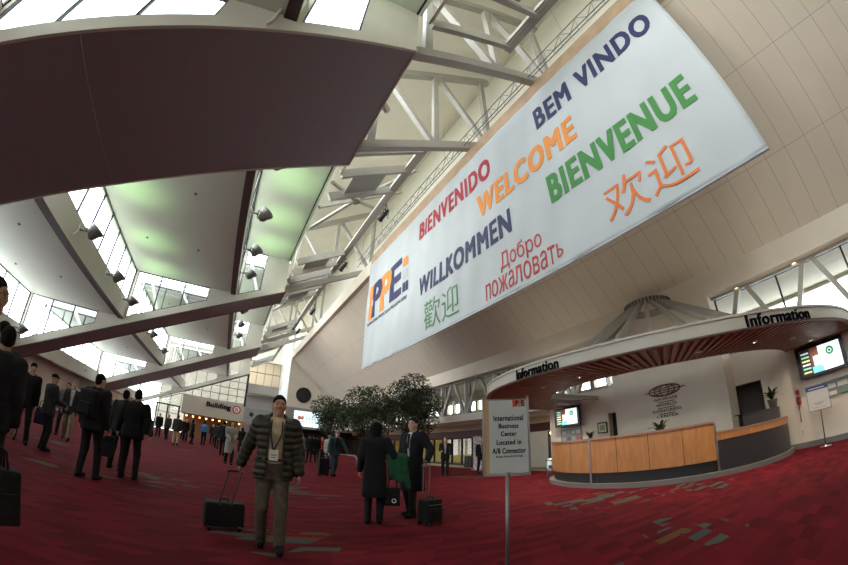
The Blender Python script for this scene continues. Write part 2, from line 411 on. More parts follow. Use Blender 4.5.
def frame_bay(ya, yb, label):
    """rails, cross pieces and grey panels that frame the roof between two trusses"""
    t = thing('roof_frame', label, 'roof frame', (5.4, ya, 13.1), 0, 'steel frames between the trusses')
    P = lambda x, y: (x-5.4, y-ya, .53*(x-5.4))
    bm = B(); bar(bm, P(5.4, ya), P(5.4, yb), .26, .40); bar(bm, P(5.24, ya), P(5.24, yb), .10, .16); obj('rail', bm, STEEL, t)
    n = yb-ya
    ys = [ya+.15, ya+1.6, ya+3.3] + ([yb-3.3, yb-1.6, yb-.15] if n > 8 else [])
    for y in ys:
        bm = B(); bar(bm, P(2.35, y), P(5.4, y), .16, .38); obj('cross_piece', bm, STEEL, t)
    for a, b in [(ya+1.75, ya+3.15)] + ([(yb-3.15, yb-1.75)] if n > 8 else []):
        bm = B(); bar(bm, P(2.95, (a+b)/2), P(4.45, (a+b)/2), b-a, .07); obj('grey_panel', bm, mat('grey_panel', (.30,.31,.27), .5), t)
    bm = B()
    for a, b in (((ys[0], ys[1])),) + (((ys[-2], ys[-1]),) if n > 8 else ()):
        bar(bm, P(2.35, a), P(2.35, b), .1)
    obj('edge_bar', bm, STEEL, t)
    return t
frame_bay(-8.6, 4.45, 'pale steel roof frame with its rail end at the top of the photo, before the nearest truss')
frame_bay(10.1, 23.8, 'pale steel roof frame with grey panels above the middle of the banner')
frame_bay(24.8, 39.6, 'pale steel roof frame beyond the logo end of the banner')
frame_bay(44.9, 58.5, 'pale steel roof frame at the far end of the hall')
def xbrace(yc, w, label):
    t = thing('roof_cross_brace', label, 'brace', (4.4, yc, 14.1), 0, 'star braces in the roof')
    c = (0, 0, 0)
    for dx, dy in ((-1.9, -w), (-1.9, w), (2.6, -w), (2.6, w), (-1.95, 0), (2.8, 0)):
        bm = B(); bar(bm, c, (dx, dy, dx*.6), .15); obj('brace_arm', bm, STEEL, t)
    bm = B(); lathe(bm, [(0, -.1), (.3, -.1), (.3, .1), (0, .1)], 12); obj('hub_plate', bm, STEEL, t)
xbrace(16.4, 2.3, 'star of pale steel braces in the roof above the middle of the banner')
xbrace(32, 2.6, 'star of pale steel braces in the roof past the end of the banner')
xbrace(51, 2.8, 'star of pale steel braces in the roof farthest down the hall')
# ceiling above, with skylight strips, upper wall
def zc(x): return 16.7 + .6*(x-2.4)
bm = B()
for ya, yb in ((Y0, 12.5), (20.5, 27), (36.5, 47.5), (56, 61)):
    prism(bm, [(1.9, zc(1.9)), (9.9, zc(9.9)), (9.9, zc(9.9)+.2), (1.9, zc(1.9)+.2)], ya, yb)
for ya, yb in ((12.5, 20.5), (27, 36.5), (47.5, 56)):
    prism(bm, [(3.2, zc(3.2)), (9.9, zc(9.9)), (9.9, zc(9.9)+.2), (3.2, zc(3.2)+.2)], ya, yb)
o = obj('ceiling', bm, ROOFC); struct(o, 'cream sloping ceiling above the steel trusses', 'ceiling')
for ya, yb in ((12.5, 20.5), (27, 36.5), (47.5, 56)):
    q = [(1.9, ya, zc(1.9)+.1), (1.9, yb, zc(1.9)+.1), (3.2, yb, zc(3.2)+.1), (3.2, ya, zc(3.2)+.1)]
    window([q], [q], [(lerp(q[0], q[1], t/5), lerp(q[3], q[2], t/5)) for t in range(1, 5)], 'skylight in the sloping ceiling above the trusses')
struct(boxobj('wall_right_upper', (9.6, 9.9, Y0, Y1, 12.9, 21.3), ROOFC), 'tall cream wall above and behind the ledge', 'wall')

# ------------------------------------------------------------------ right wall: ledge, sloping panels, cream band, strip windows
PAN = panel_mat('wall_panels', (.66,.60,.50), .72, 2.70, (0,1,0), (.7336,0,-.6796), .016, .5, off=.22)
bm = B(); box(bm, XF, XF+.3, Y0, 50, 12.0, 13.0); box(bm, XF+.3, 7.55, Y0, 50, 12.0, 12.1); box(bm, XF+.3, 9.6, Y0, 50, 12.9, 13.0)
o = obj('wall_right_ledge', bm, CREAMW); struct(o, 'cream ledge that carries the banner', 'wall')
bm = B(); prism(bm, [(7.55, 12.0), (13.5, 6.49), (13.7, 6.6), (7.75, 12.1)], Y0, 50)
o = obj('wall_right_panels', bm, PAN); struct(o, 'sloping beige wall of narrow panels behind the banner', 'wall')
bm = B()
def rect(y0, y1, z0, z1, x0=XB, x1=14.4): box(bm, x0, x1, y0, y1, z0, z1)
rect(Y0, 50, 5.66, 6.52); rect(4.0, 8.2, 3.4, 5.66); rect(46, 50, 3.4, 5.66); rect(Y0, -11, 3.4, 5.66)
rect(Y0, 11.6, 2.93, 3.4); rect(11.6, 50, 3.05, 3.4)
rect(Y0, 2.8, 0, 2.93, XB, 13.8); rect(3.86, 8.5, 0, 2.93, XB, 13.8); rect(9.02, 12.3, 0, 2.93, XB, 13.8)
rect(2.8, 3.86, 2.35, 2.93, XB, 13.8); rect(8.5, 9.02, 2.35, 2.93, XB, 13.8)
rect(11.9, 12.3, 0, 2.93, 13.8, 16.6)
o = obj('wall_right', bm, CREAMW); struct(o, 'cream right wall with strip windows and doorways behind the desk', 'wall')
for k, (ya, yb) in enumerate(((2.8, 3.86), (8.5, 9.02))):
    bm = B(); box(bm, 14.6, 14.65, ya-.3, yb+.3, 0, 2.5); box(bm, 13.8, 14.6, ya-.3, ya-.25, 0, 2.5); box(bm, 13.8, 14.6, yb+.25, yb+.3, 0, 2.5); box(bm, 13.8, 14.6, ya-.3, yb+.3, 2.5, 2.55)
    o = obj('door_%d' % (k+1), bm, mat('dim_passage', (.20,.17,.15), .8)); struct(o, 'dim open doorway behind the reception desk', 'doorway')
bm = B(); box(bm, 13.46, 13.5, Y0, 2.35, 0, .16)
o = obj('baseboard_right', bm, mat('grey_base', (.16,.15,.15), .5)); struct(o, 'grey baseboard along the right wall', 'baseboard')
# strip window trusses and glazing
bm = B(); bm2 = B()
for y0, y1, per in ((-11, 4.0, 2.6), (8.2, 46, 3.0)):
    n = round((y1-y0)/per); w = (y1-y0)/n
    bar(bm, (14.0, y0, 5.62), (14.0, y1, 5.62), .12); bar(bm, (14.0, y0, 3.44), (14.0, y1, 3.44), .12)
    for i in range(n):
        yc = y1 - w*(i+.5)
        bar(bm, (14.0, yc+w/2-.15, 3.45), (14.0, yc+.16, 5.62), .20, .17); bar(bm, (14.0, yc-w/2+.15, 3.45), (14.0, yc-.16, 5.62), .20, .17)
        if y0 > 0: bar(bm, (14.0, yc+w/2, 3.45), (14.0, yc+w/2, 5.62), .20, .17)
    q = [(14.36, y0, 3.4), (14.36, y1, 3.4), (14.36, y1, 5.66), (14.36, y0, 5.66)]
    window([q], [q], [(lerp(q[0], q[1], t/n), lerp(q[3], q[2], t/n)) for t in range(1, n)], 'strip window under the cream band of the right wall')
o = obj('trim_1', bm, STEEL); struct(o, 'slanted steel members in the strip windows', 'window truss')
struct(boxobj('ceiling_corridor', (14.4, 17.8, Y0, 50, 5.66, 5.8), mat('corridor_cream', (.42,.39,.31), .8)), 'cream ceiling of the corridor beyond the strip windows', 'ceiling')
# downlights in the soffit over the near strip window
LAMPW = mat('lamp_warm', (1,.9,.65), .5, emit=6, ecol=(1,.85,.55))
for y in (2.95, .7, -1.6):
    t = thing('downlight', {2.95: 'round downlight in the soffit above the near strip window, by its corner', .7: 'round downlight in the soffit above the near strip window, second from its corner', -1.6: 'round downlight in the soffit above the near strip window, third from its corner'}[y], 'light', (13.95, y, 5.655), 0, 'soffit downlights')
    bm = B(); lathe(bm, [(.09, -.03), (.14, -.03), (.15, .0), (.09, .0), (.09, -.03)], 20); obj('trim_ring', bm, CHROME, t, True)
    bm = B(); lathe(bm, [(0, -.012), (.09, -.012)], 20); obj('lamp', bm, LAMPW, t)

# ------------------------------------------------------------------ shopfronts under the far strip windows
REDF = mat('dark_red_fascia', (.10,.025,.022), .5)
bm = B(); box(bm, 16.5, 16.7, 12.3, 50, 2.12, 2.62)
o = obj('trim_2', bm, REDF); struct(o, 'dark red fascia above the shop windows', 'fascia')
bm = B(); box(bm, 13.5, 16.8, 12.3, 50, 2.98, 3.06)
for y in np.arange(13, 49, 1.6): box(bm, 14.2, 16.0, y, y+.12, 2.9, 2.98)
o = obj('ceiling_shop', bm, WHITE); struct(o, 'white slotted soffit in front of the shops', 'ceiling')
struct(boxobj('wall_shop_header', (16.5, 16.7, 12.3, 50, 2.62, 3.0), CREAMW), 'cream header above the dark red fascia', 'wall')
bm = B(); box(bm, 16.5, 16.7, 12.3, 14.4, 0, 2.12); box(bm, 16.5, 16.7, 15.3, 17.2, 0, 2.12)
struct(obj('wall_shop', bm, CREAMW), 'cream wall beside the shopfront', 'wall')
t = sempty('door_3', 'dark grey service door in the cream wall past the desk', 'door')
obj('leaf', (lambda b: (box(b, 16.52, 16.6, 14.42, 15.28, 0.01, 2.1), b)[1])(B()), mat('dark_door', (.05,.045,.045), .5), t)
obj('handle', (lambda b: (tube(b, [(16.5, 14.55, 1.0), (16.44, 14.55, 1.0), (16.44, 14.7, 1.0)], .015), b)[1])(B()), CHROME, t)
t = thing('wall_lamp', 'small glowing yellow lamp above the dark door past the desk', 'lamp', (16.48, 14.85, 1.95))
bm = B(); box(bm, -.02, .02, -.12, .12, -.1, .1); obj('back_plate', bm, DARKSTEEL, t)
bm = B(); lathe(bm, [(0,-.11),(.08,-.08),(.1,0),(.08,.08),(0,.11)], 14, (-.08,0,0)); obj('glow_bulb', bm, mat('yellow_glow', (1,.75,.2), .5, emit=9, ecol=(1,.7,.2)), t, True)
bm = B(); box(bm, 21, 21.1, 17.2, 50, 0, 3); box(bm, 16.6, 21, 17.1, 17.2, 0, 3); box(bm, 16.6, 21, 17.2, 50, 2.62, 2.7)
struct(obj('wall_shop_interior', bm, mat('shop_yellow', (.62,.52,.22), .7)), 'yellow back wall inside the shops', 'wall')
WN[0] += 1
w = sempty('window_%d' % WN[0], 'shop windows with dark posts and yellow light inside', 'window')
bm = B()
for y in np.arange(17.25, 50, 1.35):
    box(bm, 16.48, 16.6, y-.07, y+.07, 0, 2.12)
box(bm, 16.48, 16.6, 17.2, 50, 0, .12); box(bm, 16.48, 16.6, 17.2, 50, 2.0, 2.12)
obj('frame', bm, BLACK, w)
bm = B(); quad_faces(bm, [(16.55,17.2,.1),(16.55,50,.1),(16.55,50,2.1),(16.55,17.2,2.1)], [(0,1,2,3)]); obj('pane', bm, GLASS, w)
SHOPL = mat('shop_light', (1,.9,.5), .5, emit=5, ecol=(1,.85,.4))
for i, y in enumerate(np.arange(18.5, 48, 3.6)):
    t = thing('shop_ceiling_light', 'glowing ceiling light panel inside the lit shops', 'light', (18.4, y, 2.6), 0, 'shop ceiling lights')
    bm = B(); box(bm, -.62, .62, -.42, .42, -.03, .01); obj('light_frame', bm, WHITE, t)
    bm = B(); box(bm, -.55, .55, -.35, .35, -.04, -.031); obj('diffuser', bm, SHOPL, t)

# ------------------------------------------------------------------ far end of the hall
GREYW = mat('grey_wall', (.30,.28,.25), .75)
bm = B(); box(bm, XF, 16.8, 50, 50.3, 5.6, 13);
o = obj('wall_end', bm, CREAMW); struct(o, 'cream far end wall with a round black disc', 'wall')
struct(boxobj('wall_end_band', (XF, 16.8, 50-.02, 50.3, 2.9, 5.6), GREYW), 'grey band of the far end wall with the video screens', 'wall')
struct(boxobj('wall_end_upper', (1.9, 10, Y1+1, Y1+1.2, 12.9, 21.5), ROOFC), 'cream wall closing the roof space at the far end', 'wall')
struct(boxobj('wall_end_return', (XF, XF+.3, 50.3, Y1+3.2, 0, 16), WHITE), 'bright white wall return at the far end', 'wall')
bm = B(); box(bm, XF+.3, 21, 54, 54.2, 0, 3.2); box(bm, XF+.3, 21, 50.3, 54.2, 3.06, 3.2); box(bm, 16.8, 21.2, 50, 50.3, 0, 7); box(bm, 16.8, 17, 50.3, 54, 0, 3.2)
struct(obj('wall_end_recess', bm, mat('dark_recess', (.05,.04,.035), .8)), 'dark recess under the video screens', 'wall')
bm = B(); box(bm, 17.8, 18, 5, 50, 2.9, 4.25); box(bm, 17.8, 18, 5, 50, 5.0, 5.8); box(bm, 17.8, 18, Y0, 5, 2.9, 3.9); box(bm, 17.8, 18, Y0, 5, 5.5, 5.8)
for y in np.arange(6, 50, 1.1): box(bm, 17.75, 18, y, y+.3, 4.2, 5.0)
struct(obj('wall_corridor', bm, mat('corridor_cream', (0,0,0))), 'cream outer wall of the corridor beyond the strip windows', 'wall')
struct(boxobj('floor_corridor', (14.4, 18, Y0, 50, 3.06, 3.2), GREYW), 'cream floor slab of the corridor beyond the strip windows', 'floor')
struct(boxobj('wall_outside', (-13, 9, Y1+12, Y1+12.3, 0, 16), mat('outside_wall', (.17,.155,.12), .8)), 'cream wall added outside beyond the far glazing to dim the sky', 'wall')  # added so the bright sky behind the glazing reads as a cream tone
SIGNW = mat('sign_wall', (.40,.36,.29), .7)
struct(boxobj('wall_end_sign', (-7.2, 2.2, Y1-.25, Y1, 3.05, 5.75), SIGNW), 'cream fascia with the building letter sign', 'wall')
bm = B(); box(bm, 2.2, XF, Y1-.3, Y1, 7.7, 9.1); box(bm, 2.2, XF, Y1-.3, Y1, 5.4, 5.6); box(bm, 2.2, XF, Y1-.1, Y1, 3.05, 3.5); box(bm, 2.2, XF, Y1+3, Y1+3.2, 0, 7.7); box(bm, 2.2, XF, Y1-.1, Y1+3, 7.6, 7.7)
struct(obj('wall_end_balcony', bm, GREYW), 'balcony front at the far end beside the glazing', 'wall')
bm = B()
bar(bm, (2.2, Y1-.2, 6.4), (XF, Y1-.2, 6.4), .08); bar(bm, (2.2, Y1-.2, 5.9), (XF, Y1-.2, 5.9), .08)
for x in np.arange(2.4, 7.2, .6): bar(bm, (x, Y1-.2, 5.6), (x, Y1-.2, 6.4), .05)
tag(obj('balcony_railing', bm, GREYP), 'grey railing across the far balcony', 'railing')
WN[0] += 1
w = sempty('window_%d' % WN[0], 'cream gridded translucent window high at the far end', 'window')
bm = B(); quad_faces(bm, [(2.2,Y1,9.1),(XF,Y1,9.1),(XF,Y1,12.8),(2.2,Y1,12.8)], [(0,1,2,3)])
tm = bpy.data.materials.new('translucent_panel'); tm.use_nodes = True
_nt = tm.node_tree; _o = _nt.nodes['Material Output']; _t = _nt.nodes.new('ShaderNodeBsdfTranslucent'); _t.inputs['Color'].default_value = (.30,.25,.17,1); _nt.links.new(_t.outputs[0], _o.inputs[0])
obj('pane', bm, tm, w)
bm = B()
for x in np.arange(2.2, 7.3, 1.25): bar(bm, (x, Y1-.05, 9.1), (x, Y1-.05, 12.8), .08)
for z in (9.1, 11.0, 12.8): bar(bm, (2.2, Y1-.05, z), (XF, Y1-.05, z), .1)
obj('frame', bm, DARKSTEEL, w)
# glazing above the sign and at the doors
def grid_window(x0, x1, z0, ztop, nx, zs, y, label):
    WN[0] += 1
    w = sempty('window_%d' % WN[0], label, 'window')
    bm = B()
    for i in range(nx+1):
        x = x0+(x1-x0)*i/nx; bar(bm, (x, y, z0), (x, y, ztop(x)), .09)
    for z in zs:
        xa = x0
        for i in range(200):
            x = x0+(x1-x0)*i/200
            if ztop(x) >= z: xa = x; break
        bar(bm, (xa, y, z), (x1, y, z), .09)
    bar(bm, (x0, y, ztop(x0)), (x1, y, ztop(x1)), .1)
    obj('frame', bm, FRAME, w)
    bm = B(); quad_faces(bm, [(x0,y,z0),(x1,y,z0),(x1,y,ztop(x1)),(x0,y,ztop(x0))], [(0,1,2,3)]); obj('pane', bm, GLASS, w)
grid_window(-7.2, 2.2, 5.75, lambda x: soff(x)-.1, 7, (5.75, 6.8, 7.9, 9.0), Y1-.1, 'gridded window wall above the building sign at the far end')
bm = B(); box(bm, 2.05, 2.35, Y1-.4, Y1, 5.4, 10.6)
struct(obj('trim_3', bm, BLACK), 'black post at the edge of the far glazing', 'post')
grid_window(-15.3, -7.4, .05, lambda x: min(5.8, soff(x)-.1), 5, (.1, 2.6, 3.8), Y1-.1, 'glazed entrance wall with dark door frames at the far end')
bm = B()
for x in (-10.9, -9.2, -7.5): box(bm, x-.1, x+.1, Y1-.35, Y1-.15, 0, 3.8)
box(bm, -10.9, -7.5, Y1-.35, Y1-.15, 3.65, 3.85)
struct(obj('door_4', bm, BLACK), 'dark frame of the glazed double doors at the far end', 'door')
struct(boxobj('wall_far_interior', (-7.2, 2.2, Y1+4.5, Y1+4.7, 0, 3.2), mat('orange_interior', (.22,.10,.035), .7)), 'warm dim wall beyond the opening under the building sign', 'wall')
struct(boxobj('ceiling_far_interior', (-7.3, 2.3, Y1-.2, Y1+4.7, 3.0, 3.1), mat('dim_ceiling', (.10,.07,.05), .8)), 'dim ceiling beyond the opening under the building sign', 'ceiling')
ORL = mat('orange_lamp', (1,.5,.12), .5, emit=6, ecol=(1,.45,.1))
for i in range(9):
    t = thing('pendant_lamp', 'small warm orange lamp glowing under the building sign', 'lamp', (-6.4+i*1.02, Y1+1.2, 2.72), 0, 'orange lamps under the building sign')
    bm = B(); lathe(bm, [(0,-.12),(.1,-.08),(.13,0),(.1,.08),(0,.12)], 10); obj('globe', bm, ORL, t, True)
    bm = B(); tube(bm, [(0,0,.1),(0,0,.28)], .012, 6); obj('cord', bm, BLACK, t)
# ------------------------------------------------------------------ the welcome banner and what hangs along the ledge
NAVY = mat('navy_ink', (.014,.016,.075), .6); ORANGE = mat('orange_ink', (.60,.21,.03), .6); GREENI = mat('green_ink', (.035,.19,.04), .6)
REDI = mat('red_ink', (.30,.012,.028), .6); RED2 = mat('bright_red_ink', (.40,.028,.022), .6); GREEN2 = mat('pale_green_ink', (.075,.22,.095), .6); ORANGE2 = mat('dark_orange_ink', (.58,.14,.025), .6)
BXN = 7.08
BY0, BY1, BZ0, BZ1 = -.15, 20.45, 5.66, 12.42
ban = thing('welcome_banner', 'huge white welcome banner in many languages hanging from the ledge on the right', 'banner', (BXN, 10.1, BZ0))
def ripple(y, z):
    k = (BZ1-z)/(BZ1-BZ0)
    return .018*math.sin(y*2.3+.6*math.sin(z*1.1))*k + .012*math.sin(y*5.1+z*.9) + .02*math.sin(z*1.7+y*.4)
bm = B(); NU, NV = 160, 56; G = []
for j in range(NV+1):
    z = BZ0+(BZ1-BZ0)*j/NV
    G.append([bm.verts.new((ripple(BY0+(BY1-BY0)*i/NU, z), BY0+(BY1-BY0)*i/NU-10.1, z-BZ0)) for i in range(NU+1)])
for j in range(NV):
    for i in range(NU): bm.faces.new((G[j][i], G[j][i+1], G[j+1][i+1], G[j+1][i]))
BANM = mat('banner_cloth', (.40,.44,.46), .7, var=.05, scale=.6)
co = obj('cloth', bm, BANM, ban, smooth=True)
sm = co.modifiers.new('thick', 'SOLIDIFY'); sm.thickness = .012; sm.offset = 1
bm = B(); tube(bm, [(0, BY0-10.1, .0), (0, BY1-10.1, .0)], .035, 8); obj('hem_pole', bm, mat('hem', (.45,.48,.52), .7), ban, True)
def bframe(u, v, w):
    y = BY1-.05-u
    return (ripple(y, v)-.014-w, y-10.1, v-BZ0)
def word(s, u0, u1, v0, v1, m, label, bold=.03, **k):
    o = lettering('lettering', s, u0, u1, v0, v1, bframe, m, ban, bold=bold, depth=.004, **k); o['label'] = label; return o
word('BEM VINDO', 15.0, 20.02, 10.76, 11.72, NAVY, 'dark blue lettering BEM VINDO', .045, space=1.13)
word('BIENVENIDO', 6.85, 12.42, 10.68, 11.66, REDI, 'red lettering BIENVENIDO', .045, space=1.13)
word('WELCOME', 11.45, 16.42, 9.18, 10.2, ORANGE, 'orange lettering WELCOME', .05, space=1.13)
word('BIENVENUE', 14.93, 19.82, 7.68, 8.66, GREENI, 'green lettering BIENVENUE', .05, space=1.13)
word('WILLKOMMEN', 6.9, 13.2, 7.7, 8.64, NAVY, 'dark blue lettering WILLKOMMEN', .048, space=1.13)
word('Добро', 12.45, 14.3, 6.50, 7.22, RED2, 'red lettering in Cyrillic, upper word', 0.0)
word('пожаловат', 11.6, 14.74, 5.86, 6.45, RED2, 'red lettering in Cyrillic, lower word', 0.0)
bm = B()                                  # the soft sign that ends the word
def flat(pts): quad_faces(bm, [bframe(u, v, .004) for u, v in pts], [tuple(range(len(pts)))])
flat([(14.80,5.97),(14.85,5.97),(14.85,6.40),(14.80,6.40)])
_o = [(14.85+.17*math.sin(a), 6.10+.13*math.cos(a)) for a in np.linspace(0, PI, 13)]; _i = [(14.85+.115*math.sin(a), 6.10+.085*math.cos(a)) for a in np.linspace(0, PI, 13)]
for k in range(12): flat([_o[k], _o[k+1], _i[k+1], _i[k]])
_so = obj('lettering', bm, RED2, ban); _so['label'] = 'red Cyrillic soft sign ending the lower word'
word('歡迎', 7.47, 10.05, 5.98, 7.24, GREEN2, 'green lettering in Chinese', -.004)
word('欢迎', 16.6, 19.1, 6.0, 7.12, ORANGE2, 'orange lettering in Chinese', -.004)
# the event logo at the left end: I P P E in blocks
def bl(s, u0, u1, v0, v1, m, label): return word(s, u0, u1, v0, v1, m, label, .05)
bl('I', .45, .98, 8.5, 10.72, ORANGE, 'orange block letter of the logo')
bl('P', .95, 2.45, 8.5, 10.72, NAVY, 'dark blue block letter of the logo')
bl('P', 2.2, 3.75, 8.5, 10.72, ORANGE, 'second orange block letter of the logo')
bl('E', 3.5, 5.0, 8.6, 10.72, NAVY, 'last dark blue block letter of the logo')
word('INTERNATIONAL PRODUCTION & PROCESSING EXPO', .4, 5.6, 8.16, 8.36, NAVY, 'thin dark line of lettering under the logo', .01)
for k, (v, m) in enumerate(((8.62, NAVY), (9.3, mat('grey_ink', (.35,.37,.4), .6)), (10.0, ORANGE))):
    bm = B()
    for a, b in ((0, .26), (.3, .55)): quad_faces(bm, [bframe(5.14+a, v, .004), bframe(5.14+b, v, .004), bframe(5.14+b, v+.5, .004), bframe(5.14+a, v+.5, .004)], [(0,1,2,3)])
    obj('logo_square', bm, m, ban)
# brown backing along the top
bm = B(); box(bm, 7.14, 7.2, Y0, 20.45, 12.2, 13.15)
o = obj('trim_4', bm, mat('brown_board', (.36,.25,.16), .7, var=.15, scale=2)); struct(o, 'brown board along the ledge above the banner', 'trim')
# triangular lattice truss with fixtures
lt = thing('lattice_truss', 'thin black lattice truss running along the ledge above the banner', 'lattice truss', (6.85, 5, 13.25))
bm = B()
for x, z in ((0, 0), (.0, .52), (.28, .26)): tube(bm, [(x, -17, z), (x, 17.5, z)], .022, 6)
obj('chord_tubes', bm, DARKSTEEL, lt)
bm = B(); y = -17.; k = 0
while y < 17.3:
    a = (0, y, 0 if k % 2 else .52); b = (0, y+.42, .52 if k % 2 else 0)
    bar(bm, a, b, .02); bar(bm, a, (.28, y+.21, .26), .016); y += .42; k += 1
obj('lacing', bm, GREYP, lt)
for y in (-10, -2, 6, 13.5, 17):
    bm = B(); tube(bm, [(.1, y, .4), (.1, y, 3.2)], .008, 5); obj('hanging_cable', bm, GREYP, lt)
def ledge_lamp(x, y, z, label):
    t = thing('stage_lamp', label, 'lamp', (x, y, z), .3, 'black lamps hung above the banner')
    bm = B(); tube(bm, [(0,0,.75),(0,0,.35)], .03); bar(bm, (-.14,0,.35), (.14,0,.35), .04); bar(bm, (-.14,0,.35), (-.14,0,.1), .03); bar(bm, (.14,0,.35), (.14,0,.1), .03); obj('yoke', bm, BLACK, t)
    bm = B(); tube(bm, [(0,-.22,.25),(0,.05,.12),(0,.3,0),(0,.42,-.06)], [.07,.12,.13,.16], 14); obj('lamp_can', bm, BLACK, t, True)
    bm = B(); tube(bm, [(.02,0,.75),(.3,.1,.5),(.36,.2,.1),(.15,.1,.2)], .012, 6); obj('cable', bm, BLACK, t, True)
ledge_lamp(5.5, 14.4, 12.15, 'black stage lamp hung over the end of the rail, nearest to the viewer')
ledge_lamp(5.5, 21.0, 12.2, 'black stage lamp hung from the rail above the banner logo corner')
ledge_lamp(5.6, 30.0, 12.0, 'black stage lamp hung from the rail just past the banner')
ledge_lamp(5.6, 36.5, 12.0, 'black stage lamp hung from the rail, farthest from the viewer')

# ------------------------------------------------------------------ floodlights on the purlins
def flood(x, y, z, label, on=False):
    t = thing('floodlight', label, 'floodlight', (x, y, z), 0, 'floodlights on the roof purlins')
    bm = B(); tube(bm, [(-.05,0,0),(.22,0,.02),(.34,0,.0)], .05); bar(bm, (.34,-.3,0), (.34,.3,0), .05); bar(bm, (.34,-.3,0), (.62,-.3,-.05), .04); bar(bm, (.34,.3,0), (.62,.3,-.05), .04); obj('bracket', bm, GREYP, t)
    bm = B(); tube(bm, [(.50,0,-.28),(.54,0,-.2),(.62,0,0),(.70,0,.15),(.73,0,.2)], [.06,.17,.25,.33,.34], 18); obj('lamp_head', bm, mat('lamp_grey', (.20,.20,.19), .4, .4), t, True)
    bm = B(); tube(bm, [(0,-.25,.1),(.1,-.35,-.2),(.02,-.5,-.45),(.02,-.9,-.5)], .018, 6); obj('cable', bm, WHITE, t, True)
    if on:
        l = bpy.data.lights.new('flood_spot', 'SPOT'); l.energy = 110; l.color = (.5,1,.38); l.spot_size = 1.5; l.spot_blend = .9; l.shadow_soft_size = .3
        lo = bpy.data.objects.new('flood_spot', l); COL.objects.link(lo); lo.parent = t; lo.location = (.76, 0, .26)
        lo.rotation_euler = Vector((.35, 0, .94)).to_track_quat('-Z', 'Y').to_euler()
    return t
def hall_fill(t, aim=(11.5, 0, 7.2), e=850):  # warm fill added at the flood heads, brightening the right wall panels
    l = bpy.data.lights.new('wall_fill_spot', 'SPOT'); l.energy = e; l.color = (1,.93,.80); l.spot_size = 1.9; l.spot_blend = 1.; l.shadow_soft_size = .3
    lo = bpy.data.objects.new('wall_fill_spot', l); COL.objects.link(lo); lo.parent = t; lo.location = (.80, 0, .1)
    lo.rotation_euler = (Vector((aim[0]-t.location.x, aim[1], aim[2]-t.location.z))).to_track_quat('-Z', 'Y').to_euler()
fl_spec = [(2, 10.9, 'nearest along the upper purlin'), (2, 14.6, 'second along the upper purlin'), (2, 18.2, 'third along the upper purlin'), (2, 21.4, 'fourth along the upper purlin, by the second beam'),
           (1, 13.9, 'nearest along the middle purlin beside the big window'), (1, 18.3, 'second along the middle purlin beside the big window'), (1, 21.9, 'third along the middle purlin, by the second beam'),
           (2, -2.5, 'added unseen on the upper purlin before the nearest beam, by the back wall'), (2, 2.5, 'added unseen on the upper purlin just before the nearest beam'), (2, 28.5, 'nearest of those past the second beam, upper purlin'), (2, 32.5, 'middle one of those past the second beam, upper purlin'), (2, 36.5, 'last of those past the second beam, upper purlin'),  # the two before the nearest beam are added out of view as fill
           (1, 29.5, 'nearest of those past the second beam, middle purlin'), (1, 35.5, 'farther of those past the second beam, middle purlin'), (0, 22.4, 'on the lowest purlin near the second beam')]
for k, y, lab in fl_spec:
    x = XP[k+1]+.06; z = LV[k]+.75
    t = flood(x, y, z, 'grey floodlight, ' + lab, on=(y < 23 and k > 0 and y not in (10.9,)))
    if k == 2: hall_fill(t)

# ------------------------------------------------------------------ information canopy
CX, CY, RO, RI, CZ0, CZ1 = 13.1, 6.05, 6.5, 4.32, 2.95, 3.29
can = thing('information_canopy', 'big round cream canopy with slatted wooden underside over the reception desk', 'canopy', (CX, CY, CZ0))
A0, A1 = math.radians(86), math.radians(274)      # the part of the circle in front of the wall
bm = B()
prof = [(RO-.1, 0), (RO, 0), (RO, CZ1-CZ0-.05), (RO+.03, CZ1-CZ0-.05), (RO+.03, CZ1-CZ0), (RO-.1, CZ1-CZ0)]
lathe(bm, prof+[prof[0]], 120, (0,0,0), A0, A1); FASC = mat('canopy_fascia', (.44,.41,.35), .5, var=.03, scale=1); obj('fascia_ring', bm, FASC, can)
bm = B(); lathe(bm, [(RO+.005, 0), (RO+.02, .0), (RO+.02, .03), (RO+.005, .03)], 120, (0,0,0), A0, A1); obj('edge_bead', bm, BROWND, can)
bm = B(); lathe(bm, [(RI-.02, .08), (RO-.05, .08)], 96, (0,0,0), A0, A1); lathe(bm, [(RI-.02, .14), (RO-.05, .14)], 96, (0,0,0), A0, A1); obj('deck', bm, mat('deck_grey', (.40,.34,.29), .8), can)
bm = B(); NS = 92
for k in range(NS):
    a = A0+(A1-A0)*(k+.5)/NS; c, s = math.cos(a), math.sin(a)
    bar(bm, (RI*c, RI*s, .03), ((RO-.1)*c, (RO-.1)*s, .03), .10, .085)
so = obj('slats', bm, wood_mat('red_wood', (.36,.215,.165), (1,1,6), .65), can)
bm = B(); lathe(bm, [(RI-.05, -.02), (RI+.03, -.02), (RI+.03, .34), (RI-.05, .34), (RI-.05, -.02)], 96, (0,0,0), A0, A1); obj('inner_ring', bm, BROWN, can)
# rings and spots added between the slats to brighten the desk area
for k in range(11):
    a = A0+(A1-A0)*(k+.5)/11; r = 5.2
    bm = B(); lathe(bm, [(.05,-.03),(.08,-.03),(.08,.03),(.05,.03),(.05,-.03)], 16, (r*math.cos(a), r*math.sin(a), 0)); dl = obj('fill_ring', bm, CHROME, can, True)
    l = bpy.data.lights.new('canopy_fill_spot', 'SPOT'); l.energy = 60; l.color = (1,.86,.66); l.spot_size = 2.6; l.spot_blend = .8; l.shadow_soft_size = .05
    lo = bpy.data.objects.new('canopy_fill_spot', l); COL.objects.link(lo); lo.parent = dl; lo.location = (r*math.cos(a), r*math.sin(a), -.04)
